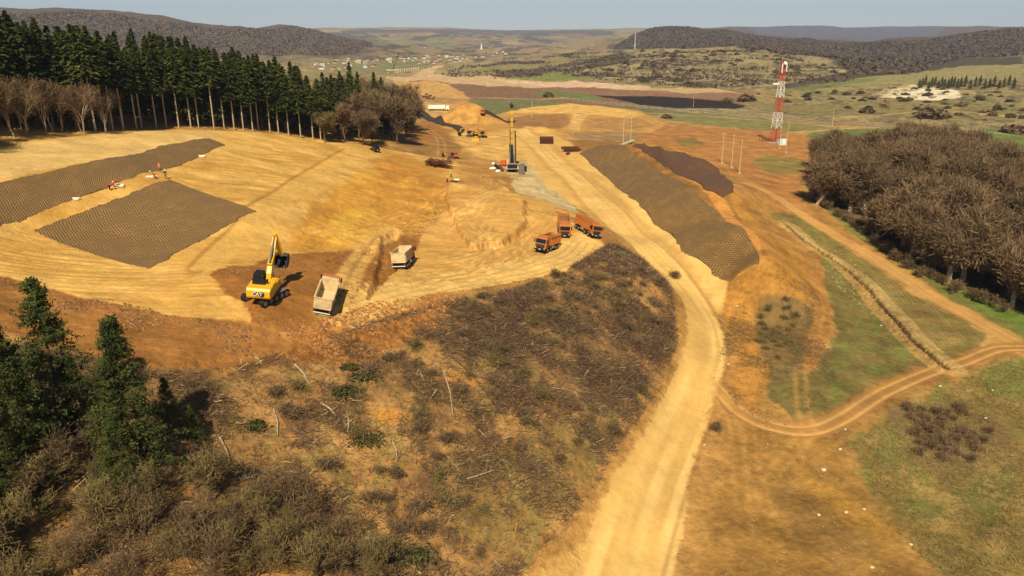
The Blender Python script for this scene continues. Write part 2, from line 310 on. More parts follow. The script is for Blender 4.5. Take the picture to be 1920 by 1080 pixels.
lay([(845,248),(900,238),(965,240),(1012,262),(1005,325),(960,332),(930,305),(885,288),(850,266)], (222,170,96), 8, 14, .9)
lay([(840,302),(930,300),(948,345),(870,348),(845,335)], (204,150,86), 8, 12, .8)
lay([(740,255),(790,270),(850,262),(860,285),(820,300),(740,285)], (152,116,70), 10, 14, .7)
lay(MOUND, (204,148,78), 4, 6)
# right-hand bank and shoulders
lay([(1190,262),(1250,236),(1450,246),(1540,262),(1560,290),(1500,330),(1510,400),(1600,480),(1500,470),(1400,340),(1250,275)], (182,124,70), 5, 12)
lay([(1265,262),(1300,258),(1320,268),(1280,275)], (126,112,62), 4, 6, .8)
lay([(1410,300),(1440,292),(1500,298),(1520,312),(1480,328),(1430,322)], (142, 126, 70), 16, 16, .85)
lay([(1180,268),(1240,270),(1330,320),(1380,360),(1440,440),(1500,470),(1545,545),(1562,620),(1530,680),(1440,720),(1400,810),(1335,725),(1345,640),(1365,530),(1425,495)], (186,130,62), 5, 10)
lay([(1060,262),(1100,262),(1190,268),(1440,480),(1366,530),(1255,432),(1090,285)], (160,112,60), 3, 3)
lay([(1185,268),(1205,280),(1425,455),(1428,490),(1405,455),(1300,345)], (206,140,72), 2, 3)
lay([(1440,400),(1500,400),(1640,500),(1740,570),(1850,628),(1840,650),(1770,690),(1700,620),(1600,520),(1520,455)], (128,108,60), 4, 8)
lay([(1500,470),(1560,485),(1640,560),(1750,670),(1760,700),(1680,740),(1590,770),(1500,800),(1440,745),(1440,700),(1530,690),(1565,620),(1548,545)], (126,108,62), 9, 24)
sprinkle([(1440,400),(1500,400),(1850,628),(1770,690),(1600,770),(1440,745),(1548,545)], (120, 118, 62), .12, 60, 80, a=.7)
lay([(1420,560),(1500,560),(1545,600),(1500,700),(1450,720),(1415,640)], (118,96,62), 8, 14, .85)
lay([(1500,470),(1540,480),(1560,620),(1530,690),(1510,700),(1505,640),(1530,600)], (176,122,64), 4, 9, .9)
lay([(1700,560),(1820,610),(1850,625),(1790,560)], (120,96,60), 4, 8, .5)
lay([(1520,375),(1600,440),(1700,505),(1800,570),(1925,640),(1925,560),(1800,520),(1640,440),(1560,380)], (124, 118, 62), 5, 9)
lay([(1780,540),(1830,540),(1960,590),(1960,640),(1860,590)], (114, 128, 56), 5, 7)
lay([(1590,820),(1640,790),(1720,740),(1830,700),(1900,665),(2200,760),(2200,1200),(1800,1110),(1680,1000),(1620,920)], (142,116,64), 22, 46)
sprinkle([(1590,820),(1720,740),(1900,665),(2200,760),(2200,1200),(1800,1110),(1620,920)], (122, 120, 62), .1, 34, 81, a=.6)
sprinkle([(1560,820),(1720,740),(1900,665),(2200,760),(2200,1200),(1800,1110),(1580,920)], (166,134,80), .12, 50, 82, a=.7)
lay([(1660,760),(1800,750),(1880,790),(1900,860),(1800,890),(1700,870)], (136,108,70), 10, 18, .8)
lay([(1830,700),(1925,670),(1960,700),(1960,760),(1860,740)], (116, 120, 56), 8, 12, .7)
lay([(1330,780),(1560,820),(1590,880),(1700,1000),(1740,1110),(1300,1110),(1260,1000)], (164,120,62), 18, 34, .9)
lay([(1440,900),(1560,930),(1640,1000),(1600,1080),(1480,1020)], (136,102,58), 20, 40, .6)
lay([(1500,890),(1600,930),(1680,1010),(1600,1000)], (186,136,58), 8, 16, .5)
lay([(1515,300),(1540,385),(1600,425),(1700,500),(1800,545),(1930,590),(2300,720),(2300,380),(1900,360),(1800,270),(1600,262)], (118,92,62), 6, 12, .9)
# the slope of felled brush
BR = M_brush * (1 - M_road)
b1 = fbm(X / 6, Y / 6, 90, 5, .62); b2 = fbm(X / 1.4, Y / 1.4, 91, 4, .6)
bc = mixc((120, 88, 58), (184, 136, 82), sstep(-.45, .35, b1 + .55 * b2))
COL[:] = COL * (1 - BR[..., None]) + bc * BR[..., None]
lay([(-300,700),(0,640),(130,640),(330,760),(420,900),(620,1000),(760,1110),(0,1110),(-300,1110)], (118,90,58), 14, 30, .75)
lay([(850,880),(960,820),(1060,780),(1130,800),(1120,900),(1040,960),(960,1050),(860,1000)], (126,104,58), 14, 34, .6)
lay([(1080,680),(1160,660),(1200,700),(1140,780),(1080,760)], (112,94,58), 12, 24, .6)
sprinkle(BRUSH, (150,128,70), .16, 40, 92, a=.6)
sprinkle(BRUSH, (196, 134, 66), .34, 75, 93, a=.5)
lay([(720,620),(860,560),(1000,600),(1100,560),(1230,600),(1260,700),(1150,760),(1000,700),(820,640)], (112, 80, 58), 8, 26, .5)
lay([(0,515),(150,555),(300,590),(470,605),(560,640),(600,680),(450,690),(300,690),(100,650),(0,620),(-300,660),(-300,500)], (164,110,58), 5, 10)
lay([(820,705),(870,695),(905,715),(860,735),(825,725)], (200, 136, 62), 3, 7, .7)
lay([(690,775),(740,765),(770,780),(720,795)], (204,136,56), 3, 6, .7)
# bare worked soil
ws = mixc((206, 152, 76), (228, 176, 98), sstep(-.5, .5, fbm(X / 12, Y / 7, 100, 5)))
COL[:] = COL * (1 - M_sand[..., None]) + ws * M_sand[..., None]
lay([(-300,290),(0,277),(150,257),(300,246),(400,247),(410,262),(200,298),(0,336),(-300,380)], (224,180,112), 3, 5)
lay([(540,470),(560,420),(640,345),(720,300),(800,320),(850,370),(800,430),(720,440),(640,470)], (208,146,60), 12, 18, .9)
lay([(690,300),(760,290),(830,320),(850,350),(800,370),(730,340)], (186,126,56), 8, 12, .7)
lay([(640,400),(700,380),(720,440),(660,460),(600,450)], (224,168,70), 8, 12, .7)
lay([(860,300),(930,310),(950,345),(920,370),(880,360),(860,340)], (186,132,72), 6, 9, .7)
lay([(845,370),(900,350),(960,370),(1040,400),(1050,450),(980,500),(860,530),(760,520),(740,470),(800,420)], (214,158,86), 8, 12, .8)
lay([(700,480),(735,440),(790,440),(780,470),(750,500),(720,530)], (164,108,52), 4, 9, .9)
lay([(1040,395),(1120,425),(1160,452),(1190,480),(1150,480),(1120,440),(1070,415)], (172,120,66), 4, 5, .9)
lay([(880,510),(1000,515),(1100,480),(1120,440),(1100,420),(1060,470),(960,490),(860,500)], (232,182,108), 6, 8, .7)
lay([(650,580),(740,560),(850,538),(900,520),(860,510),(740,535),(660,565)], (228,178,104), 4, 5, .8)
st = sstep(.1, .32, vn(X * .12, (Y - X * .25) * 1.3 + 3 * fbm(X / 20, Y / 20, 40, 2), 44) - .5)
blend(COL, LOWS * st, (190, 136, 66), .55); blend(COL, UPR * sstep(.1, .3, fur2), (192, 136, 62), .6)
blend(COL, M_exc * 1.0, (152, 98, 48), .95); blend(COL, M_exc * sstep(.1, .4, fbm(X / 3, Y / 3, 101, 4)), (176, 116, 58), .6)
blend(COL, M_rub, (172, 112, 54), .8); blend(COL, M_rub * sstep(.05, .3, fbm(X / 1.5, Y / 1.5, 102, 3)), (140, 84, 40), .7)
lay([(958,345),(975,320),(985,300),(1012,325),(1040,352),(1070,375),(1086,398),(1060,392),(1010,372),(970,362)], (206, 176, 128), 3, 5)
lay([(940,320),(960,300),(990,300),(1000,330),(970,340)], (190,158,112), 4, 6, .7)
# tyre tracks over the platform and the smears of blades and buckets
sm_ = fbm(X / 7 + 2 * fbm(X / 11, Y / 11, 120, 2), Y / 3.2, 121, 5, .65); COL *= (1 + M_sand * np.clip(sm_, -1, 1) * .17)[..., None]
blend(COL, BOWL * sstep(.05, .35, fbm(X / 5, Y / 9, 122, 5, .6)), (232, 178, 74), .5); blend(COL, BOWL * sstep(.1, .4, fbm(X / 4, Y / 7, 123, 5, .6)), (186, 128, 58), .55)
nd = NOSE * (1 - NOSE) * 4; blend(COL, nd * near, (176, 122, 62), .5); blend(COL, SCARP, (158, 106, 54), .8)
for pl, a_ in (([(842,344),(832,365),(818,395),(796,425),(765,440)], 1.8), ([(745,438),(735,470),(728,505),(700,535)], 2.2), ([(930,343),(985,380),(1005,395),(1040,402)], .7), ([(700,462),(672,480)], .9)):
    O = road(pl, 5); e_ = np.exp(-((O + .8 * jit1) / a_) ** 2) * sstep(-.1, .35, fbm(X / 1.6, Y / 1.6, 124, 4, .7)); blend(COL, e_ * near, (142, 96, 50), .75); Z -= e_ * .35
O = road([(1098,455),(1065,485),(1000,505),(900,520),(800,537),(720,556),(650,585)], 9); m_ = sstep(1.2, -1.2, np.abs(O) - 4.2 - .8 * jit1) * sstep(0, .5, M_sand + M_rub); blend(COL, m_, (236,188,114), .75)
for g in (-2.4, -.6, 1.2, 2.8): e_ = np.exp(-((O - g - .25 * jit1) / .28) ** 2) * m_; blend(COL, e_, (186,134,70), .5); Z -= e_ * .08
O = road([(860,545),(780,565),(700,585),(650,600)], 5); e_ = np.exp(-((np.abs(O) - 1.0) / .3) ** 2); blend(COL, e_ * near, (206,154,84), .6); Z -= e_ * .08 * near
trk = np.random.default_rng(3)
for k in range(46):
    x0_, y0_ = trk.uniform(690, 960), trk.uniform(490, 555); x1_, y1_ = trk.uniform(860, 1080), trk.uniform(370, 470); cx_, cy_ = trk.uniform(860, 1080), trk.uniform(470, 520)
    pl = [((1 - f_) ** 2 * x0_ + 2 * f_ * (1 - f_) * cx_ + f_ * f_ * x1_, (1 - f_) ** 2 * y0_ + 2 * f_ * (1 - f_) * cy_ + f_ * f_ * y1_) for f_ in np.linspace(0, 1, 6)]
    if k % 3 == 0: pl = [(trk.uniform(560, 700) + f_ * 330, 470 - 150 * f_ + 40 * sin(f_ * 3 + k)) for f_ in (0, .35, .7, 1)]
    O = road(pl, 3, 3); m_ = np.exp(-((np.abs(O) - .95) / .26) ** 2) * M_sand * sstep(-.3, .2, fbm(X / 5, Y / 5, 130 + k, 2)); blend(COL, m_, (178, 124, 62) if k % 2 else (238, 190, 116), .42); Z -= m_ * .07
O = road([(660,283),(610,315),(545,360),(480,412),(420,470),(390,500)], 5); blend(COL, sstep(.6, -.6, np.abs(O) - 2.6) * M_sand, (222, 170, 92), .8)
blend(COL, np.exp(-((O - 2.9) / .5) ** 2) * M_sand, (176, 122, 58), .8)
O = road([(735,432),(700,450),(672,490),(650,530),(632,565)], 5); m_ = sstep(.5, -.5, np.abs(O) - 2.0); blend(COL, m_, (216, 164, 92), .95); blend(COL, np.exp(-(O / .45) ** 2) * m_, (168, 122, 68), .7)
O = road([(800,240),(825,262),(828,300)], 5); blend(COL, np.exp(-((np.abs(O) - 1.4) / .5) ** 2), (206, 156, 96), .5)
# roads
blend(COL, M_apron, (222, 172, 98), .95)
blend(COL, mask([(1090,290),(1170,356),(1258,436),(1366,532),(1340,590),(1270,510),(1200,440)], 3, 5), (234, 188, 112), .8)
blend(COL, M_apron * sstep(.15, .35, vn(X * .35 + Y * .1, Y * .05, 103) - .5), (200, 150, 82), .5)
blend(COL, sstep(1.6, -.8, np.abs(R_haul) - hw - 1.6 - 1.2 * jit1) * near, (190, 138, 76), .6)
lay([(1130,960),(1060,1040),(960,1080),(900,1130),(1260,1130),(1250,960)], (214,164,94), 14, 26, .8); lay([(1330,760),(1300,860),(1270,960),(1250,1110),(1330,1110),(1340,960),(1370,840)], (190,140,80), 16, 26, .6)
blend(COL, M_haul, (226, 178, 104), 1.0); hs = vn(R_haul * 1.3 + 40, (X + 2 * Y) * .02, 105) - .5; blend(COL, M_haul * sstep(0, .3, hs) * near, (240, 196, 126), .6); blend(COL, M_haul * sstep(0, .3, -hs) * near, (208, 158, 90), .5)
blend(COL, sstep(.12, .35, vn(X * .08, Y * .08, 104) - .5) * M_haul, (212, 162, 92), .5)
edge = np.exp(-((R_haul - 4.2) / .35) ** 2) * near; blend(COL, edge, (156, 110, 60), .5)
blend(COL, M_tr, (196, 144, 82), .95); blend(COL, ruts(R_tr, M_tr), (212, 162, 100), .6)
blend(COL, sstep(1.2, -.6, np.abs(R_t2) - 2.6 - .8 * jit1) * near * (1 - M_haul) * sstep(3, 7, np.abs(R_haul)), (156, 112, 64), .6)
blend(COL, M_t2, (166, 118, 66), .9); blend(COL, ruts(R_t2, M_t2, .9), (206, 156, 94), .9)
for pl in ([(1345,740),(1375,790),(1385,850),(1390,920),(1400,1000)], [(1360,750),(1400,800),(1410,870),(1440,960)], [(1520,808),(1480,850),(1440,900)], [(1545,560),(1550,610),(1530,660)], [(1500,700),(1505,760),(1515,800)]):
    O = road(pl, 5); blend(COL, np.exp(-((np.abs(O) - .9) / .45) ** 2) * near, (192, 140, 78), .5)
for k in range(9):
    a = k * 9; O = road([(1560 + a * .7, 470 - a * .12), (1640 + a, 520 + a * .1), (1700 + a * .9, 585 + a * .1), (1760 + a * .7, 655 - a * .25)], 2); blend(COL, np.exp(-(O / .25) ** 2), (176, 140, 88), .55)
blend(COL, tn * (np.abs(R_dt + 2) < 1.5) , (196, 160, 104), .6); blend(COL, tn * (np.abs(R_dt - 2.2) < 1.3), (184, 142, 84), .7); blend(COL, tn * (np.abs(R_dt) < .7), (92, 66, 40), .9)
# paved and gravel roads across the plain
R_hw = road([(1060,184),(1150,194),(1240,203),(1380,213),(1500,224),(1600,234),(1700,240),(1800,244),(1925,252),(2100,262)], 12)
M_hw = sstep(.8, -.8, np.abs(R_hw) - 4.5); blend(COL, M_hw, (128, 118, 102), 1)
blend(COL, np.exp(-((np.abs(R_hw) - 5.8) / 1.1) ** 2), (186, 160, 118), .8)
for pl, wd in (([(1225,212),(1330,218),(1450,228),(1560,237)], 2.5), ([(1565,222),(1660,215),(1740,208),(1790,202),(1800,195)], 2.5), ([(1740,206),(1850,214),(1925,222)], 2.5), ([(1500,247),(1580,241),(1680,240)], 2.2), ([(840,142),(900,150),(1000,150)], 4), ([(870,182),(1000,186),(1060,184)], 3)):
    O = road(pl, 8); blend(COL, sstep(.8, -.8, np.abs(O) - wd), (190, 158, 112), .85)
# fine mottling of the soil itself
mott = 1 + .10 * nB + .07 * nC * near + .05 * q2
COL *= np.clip(mott, .7, 1.3)[..., None]; COL = np.clip(COL, .01, .85)

# ---------------------------------------------------------------- materials
def nodes(name):
    m = bpy.data.materials.new(name); m.use_nodes = True; t = m.node_tree
    return m, t, t.nodes['Principled BSDF']
MAT = {}
def mat(name, rgb, rough=.7, var=.12, scale=3.0, metal=0.0, spec=.3, bump=0):
    if name in MAT: return MAT[name]
    m, t, p = nodes(name); c = alb(rgb)
    geo = t.nodes.new('ShaderNodeTexCoord'); no = t.nodes.new('ShaderNodeTexNoise'); no.inputs['Scale'].default_value = scale; no.inputs['Detail'].default_value = 4
    t.links.new(geo.outputs['Object'], no.inputs['Vector'])
    mx = t.nodes.new('ShaderNodeMix'); mx.data_type = 'RGBA'
    mx.inputs[6].default_value = (*[float(v) * (1 - var * 1.6) for v in c], 1); mx.inputs[7].default_value = (*[min(1, float(v) * (1 + var)) for v in c], 1)
    t.links.new(no.outputs['Fac'], mx.inputs[0]); t.links.new(mx.outputs[2], p.inputs['Base Color'])
    p.inputs['Roughness'].default_value = rough; p.inputs['Metallic'].default_value = metal; p.inputs['Specular IOR Level'].default_value = spec
    if bump:
        b = t.nodes.new('ShaderNodeBump'); b.inputs['Strength'].default_value = bump; b.inputs['Distance'].default_value = .1
        t.links.new(no.outputs['Fac'], b.inputs['Height']); t.links.new(b.outputs[0], p.inputs['Normal'])
    MAT[name] = m; return m
def ground_mat(name, bumps=.35, var=.16):
    m, t, p = nodes(name)
    a = t.nodes.new('ShaderNodeVertexColor'); a.layer_name = 'soil'
    g = t.nodes.new('ShaderNodeTexCoord'); prev = None
    n1 = t.nodes.new('ShaderNodeTexNoise'); n1.inputs['Scale'].default_value = .9; n1.inputs['Detail'].default_value = 8; n1.inputs['Roughness'].default_value = .68
    n2 = t.nodes.new('ShaderNodeTexNoise'); n2.inputs['Scale'].default_value = .16; n2.inputs['Detail'].default_value = 5
    t.links.new(g.outputs['Object'], n1.inputs['Vector']); t.links.new(g.outputs['Object'], n2.inputs['Vector'])
    ad = t.nodes.new('ShaderNodeMath'); ad.operation = 'ADD'; t.links.new(n1.outputs['Fac'], ad.inputs[0]); t.links.new(n2.outputs['Fac'], ad.inputs[1])
    mr = t.nodes.new('ShaderNodeMapRange'); mr.inputs[1].default_value = .7; mr.inputs[2].default_value = 1.3; mr.inputs[3].default_value = 1 - var * 1.3; mr.inputs[4].default_value = 1 + var
    t.links.new(ad.outputs[0], mr.inputs[0])
    vm = t.nodes.new('ShaderNodeVectorMath'); vm.operation = 'SCALE'; t.links.new(a.outputs['Color'], vm.inputs[0]); t.links.new(mr.outputs[0], vm.inputs['Scale'])
    t.links.new(vm.outputs[0], p.inputs['Base Color']); p.inputs['Roughness'].default_value = .95; p.inputs['Specular IOR Level'].default_value = .08
    b = t.nodes.new('ShaderNodeBump'); b.inputs['Strength'].default_value = bumps; b.inputs['Distance'].default_value = .35
    t.links.new(n1.outputs['Fac'], b.inputs['Height']); t.links.new(b.outputs[0], p.inputs['Normal'])
    return m
MG = ground_mat('soil and grass', .9, .36); MS = ground_mat('graded sandy soil', .8, .2); MR = ground_mat('packed dirt', .4, .12)

# ---------------------------------------------------------------- the land as sheets that share their seams
C = SC.collection
vt = np.stack([X, Y, Z], -1).reshape(-1, 3).astype(np.float32)
ai = np.arange(NR * NC).reshape(NR, NC)
fa = np.stack([ai[:-1, :-1], ai[:-1, 1:], ai[1:, 1:], ai[1:, :-1]], -1).reshape(-1, 4)
gx = np.gradient(vt.reshape(NR, NC, 3), axis=1); gy = np.gradient(vt.reshape(NR, NC, 3), axis=0)
NRM = np.cross(gx, gy).reshape(-1, 3); NRM /= np.linalg.norm(NRM, axis=1)[:, None] + 1e-12; NRM *= np.sign(NRM[:, 2:3])
cls = np.zeros((NR, NC), np.int8)
cls[(M_sand > .5)] = 1; cls[M_apron > .5] = 2; cls[M_haul > .5] = 2; cls[M_tr > .5] = 3; cls[M_t2 > .5] = 3; cls[M_hw > .5] = 4
cls[(LL > log(900)) & (cls == 0)] = 5
fcls = cls[:-1, :-1].ravel()
def pymesh(name, V, F, cols=None, nrm=None, smooth=True):
    me = bpy.data.meshes.new(name); V = np.asarray(V, np.float32); F = np.asarray(F, np.int32); k = F.shape[1]
    me.vertices.add(len(V)); me.vertices.foreach_set('co', V.ravel()); me.loops.add(F.size); me.loops.foreach_set('vertex_index', F.ravel())
    me.polygons.add(len(F)); me.polygons.foreach_set('loop_start', np.arange(0, F.size, k, dtype=np.int32)); me.polygons.foreach_set('loop_total', np.full(len(F), k, np.int32))
    if smooth: me.polygons.foreach_set('use_smooth', np.ones(len(F), bool))
    me.update(calc_edges=True)
    if cols is not None:
        at = me.color_attributes.new('soil', 'FLOAT_COLOR', 'POINT'); at.data.foreach_set('color', np.c_[cols, np.ones(len(cols))].astype(np.float32).ravel())
    if nrm is not None: me.normals_split_custom_set_from_vertices(nrm)
    return me
for k, nm, mt_ in ((0, 'ground', MG), (1, 'graded_slope', MS), (2, 'haul_road', MR), (3, 'dirt_track', MR), (4, 'paved_road', MR), (5, 'hills', MG)):
    F = fa[fcls == k]
    u, inv = np.unique(F, return_inverse=True)
    me = pymesh(nm, vt[u], inv.reshape(-1, 4), COL.reshape(-1, 3)[u], NRM[u]); me.materials.append(mt_)
    o = bpy.data.objects.new(nm, me); C.objects.link(o); o['kind'] = 'structure'
print('land built')
# ---------------------------------------------------------------- mesh helpers and naming
class MB:
    def __init__(s): s.v = []; s.f = []
    def add(s, V, F, M=None):
        k = len(s.v); s.v += [tuple(M @ Vector(p)) if M else tuple(p) for p in V]; s.f += [tuple(i + k for i in f) for f in F]; return s
    def box(s, c, d, rz=0, rx=0, ry=0, tx=1, ty=1):       # tx, ty: taper of the top face
        x, y, z = d[0] / 2, d[1] / 2, d[2] / 2
        V = [(-x, -y, -z), (x, -y, -z), (x, y, -z), (-x, y, -z), (-x * tx, -y * ty, z), (x * tx, -y * ty, z), (x * tx, y * ty, z), (-x * tx, y * ty, z)]
        M = Matrix.Translation(c) @ Matrix.Rotation(rz, 4, 'Z') @ Matrix.Rotation(rx, 4, 'X') @ Matrix.Rotation(ry, 4, 'Y')
        return s.add(V, [(3, 2, 1, 0), (4, 5, 6, 7), (0, 1, 5, 4), (1, 2, 6, 5), (2, 3, 7, 6), (3, 0, 4, 7)], M)
    def tube(s, a, b, r0, r1=None, n=8, cap=True):
        r1 = r0 if r1 is None else r1; a, b = Vector(a), Vector(b); q = (b - a).to_track_quat('Z', 'Y')
        V = []; 
        for c, r in ((a, r0), (b, r1)):
            for k in range(n): V.append(c + q @ Vector((r * cos(2 * pi * k / n), r * sin(2 * pi * k / n), 0)))
        F = [(k, (k + 1) % n, n + (k + 1) % n, n + k) for k in range(n)]
        if cap: F += [tuple(range(n))[::-1], tuple(range(n, 2 * n))]
        return s.add(V, F)
    def prism(s, prof, w, axis='X', off=0):               # profile in (y, z), extruded along x
        n = len(prof); V = [(off - w / 2, y, z) for y, z in prof] + [(off + w / 2, y, z) for y, z in prof]
        return s.add(V, [tuple(range(n))[::-1], tuple(range(n, 2 * n))] + [(k, (k + 1) % n, n + (k + 1) % n, n + k) for k in range(n)])
    def out(s, name, m, parent=None, smooth=False):
        me = bpy.data.meshes.new(name); me.from_pydata(s.v, [], s.f)
        bm = bmesh.new(); bm.from_mesh(me); bmesh.ops.recalc_face_normals(bm, faces=bm.faces); bm.to_mesh(me); bm.free()
        if smooth: me.polygons.foreach_set('use_smooth', np.ones(len(me.polygons), bool))
        me.materials.append(m); o = bpy.data.objects.new(name, me); C.objects.link(o)
        if parent: o.parent = parent
        return o
def tag(o, label, cat, group=None, kind=None):
    if label: o['label'] = label
    if cat: o['category'] = cat
    if group: o['group'] = group
    if kind: o['kind'] = kind
    return o
def thing(name, label, cat, loc=(0, 0, 0), rz=0, group=None):
    o = bpy.data.objects.new(name, None); o.empty_display_size = .3; C.objects.link(o); o.location = loc; o.rotation_euler = (0, 0, rz)
    return tag(o, label, cat, group)
def part(name, me, parent):
    o = bpy.data.objects.new(name, me); C.objects.link(o); o.parent = parent; return o
def dup(o, loc=None, rz=None, sc=None, label=None, parent=None, group=None):
    c = o.copy(); C.objects.link(c); c.parent = parent
    if loc is not None: c.location = loc
    if rz is not None: c.rotation_euler = (c.rotation_euler[0], c.rotation_euler[1], rz)
    if sc is not None: c.scale = sc if hasattr(sc, '__len__') else (sc,) * 3
    if label: c['label'] = label
    if group: c['group'] = group
    for ch in KIDS.setdefault(o.name, list(o.children)): dup(ch, parent=c)
    return c
KIDS = {}
rng = np.random.default_rng(7); random.seed(7)
HID = hit                                                   # sight a photo point
def gz(x, y): return ground(x, y)
# ---------------------------------------------------------------- plant materials
def leaf_mat(name, a, b, rnd=.35, trans=.0):
    m, t, p = nodes(name); oi = t.nodes.new('ShaderNodeObjectInfo'); g = t.nodes.new('ShaderNodeTexCoord')
    no = t.nodes.new('ShaderNodeTexNoise'); no.inputs['Scale'].default_value = .7; no.inputs['Detail'].default_value = 3; t.links.new(g.outputs['Object'], no.inputs['Vector'])
    ma = t.nodes.new('ShaderNodeMath'); ma.operation = 'MULTIPLY_ADD'; ma.inputs[1].default_value = rnd; t.links.new(oi.outputs['Random'], ma.inputs[0])
    s2 = t.nodes.new('ShaderNodeMapRange'); s2.inputs[1].default_value = .35; s2.inputs[2].default_value = .65; s2.inputs[3].default_value = -.1; s2.inputs[4].default_value = .8
    t.links.new(no.outputs['Fac'], s2.inputs[0]); t.links.new(s2.outputs[0], ma.inputs[2])
    mx = t.nodes.new('ShaderNodeMix'); mx.data_type = 'RGBA'; mx.inputs[6].default_value = (*map(float, alb(a)), 1); mx.inputs[7].default_value = (*map(float, alb(b)), 1)
    t.links.new(ma.outputs[0], mx.inputs[0]); t.links.new(mx.outputs[2], p.inputs['Base Color']); p.inputs['Roughness'].default_value = .8; p.inputs['Specular IOR Level'].default_value = .15
    return m
M_spruce = leaf_mat('spruce needles', (44, 52, 22), (100, 104, 42)); M_pine = leaf_mat('pine needles', (42, 50, 24), (92, 96, 42))
M_twig = leaf_mat('bare twigs', (102, 80, 58), (146, 116, 86)); M_twigd = leaf_mat('dark bare twigs', (90, 72, 52), (130, 104, 76)); M_twigo = leaf_mat('budding twigs', (98, 84, 54), (144, 122, 76))
M_bark = mat('pale bark', (190, 166, 138), .9, .3, 2.0); M_barkd = mat('dark bark', (110, 86, 62), .9, .3, 2.0)
M_bush = leaf_mat('scrub', (66, 56, 40), (100, 86, 56))
# ---------------------------------------------------------------- plant meshes
def quads(c, u, v): # centres, half-axes -> V, F
    n = len(c); V = np.stack([c - u - v, c + u - v, c + u + v, c - u + v], 1).reshape(-1, 3); return V, np.arange(4 * n).reshape(n, 4)
def unit(n):
    d = rng.normal(size=(n, 3)); return d / np.linalg.norm(d, axis=1)[:, None]
def spruce_meshes(nm, h, rad, start, levels, br, sprays, size, droop=.35, irregular=.25, lean=0.0, mtr=None, mcr=None):
    cs = []; us = []; vs_ = []
    for k in range(levels):
        f = k / (levels - 1.0); z = h * (start + (1 - start) * f) ; 
        r = rad * ((1 - f) ** .75) * (.62 + .38 * min(1, f / .18 + .3)) * (1 + irregular * rng.normal()*.6) + .15
        for j in range(br):
            a = rng.uniform(0, 2 * pi); L = r * rng.uniform(1 - irregular, 1 + irregular * .7); zz = z + rng.uniform(-.5, .5) * h * (1 - start) / levels * 1.6
            s = np.linspace(.15, 1, sprays) + rng.normal(size=sprays) * .05
            d = np.array([cos(a), sin(a), 0.0]); px = np.outer(s * L, d); px[:, 2] = zz - droop * L * s ** 1.4 + .12 * L * s; px += rng.normal(size=px.shape) * .12 * size * 2
            c = px; t = d + np.array([0, 0, -droop * .8]); t = t / np.linalg.norm(t); side = np.array([-sin(a), cos(a), 0])
            su = size * rng.uniform(.6, 1.25, sprays)[:, None]
            nn = unit(sprays) * .45
            cs.append(c); us.append((t + nn * .5) * su); vs_.append((side * .8 + nn) * su * .55)
    # leader
    c = np.c_[rng.normal(size=(8, 2)) * .08, h * (1 - .02 * np.arange(8))]; cs.append(c); us.append(np.tile([0, 0, size * .5], (8, 1))); vs_.append(unit(8) * size * .3)
    V, F = quads(np.vstack(cs), np.vstack(us), np.vstack(vs_))
    V[:, 0] += lean * V[:, 2]; crown = pymesh(nm + '_crown', V, F, smooth=False); crown.materials.append(mcr)
    tb = MB(); tb.tube((0, 0, -.6), (lean * h * .5, 0, h * .5), .0085 * h, .0065 * h, 7, False); tb.tube((lean * h * .5, 0, h * .5), (lean * h, 0, h * .97), .0065 * h, .02, 7, False)
    for k in range(14):                                     # dead stubs under the crown
        z = h * rng.uniform(.12, start + .06); a = rng.uniform(0, 2 * pi); L = rng.uniform(.4, 1.3); tb.tube((lean * z, 0, z), (lean * z + L * cos(a), L * sin(a), z + rng.uniform(-.3, .2)), .035, .015, 3, False)
    o = tb.out(nm + '_trunk', mtr); me = o.data; bpy.data.objects.remove(o); return crown, me
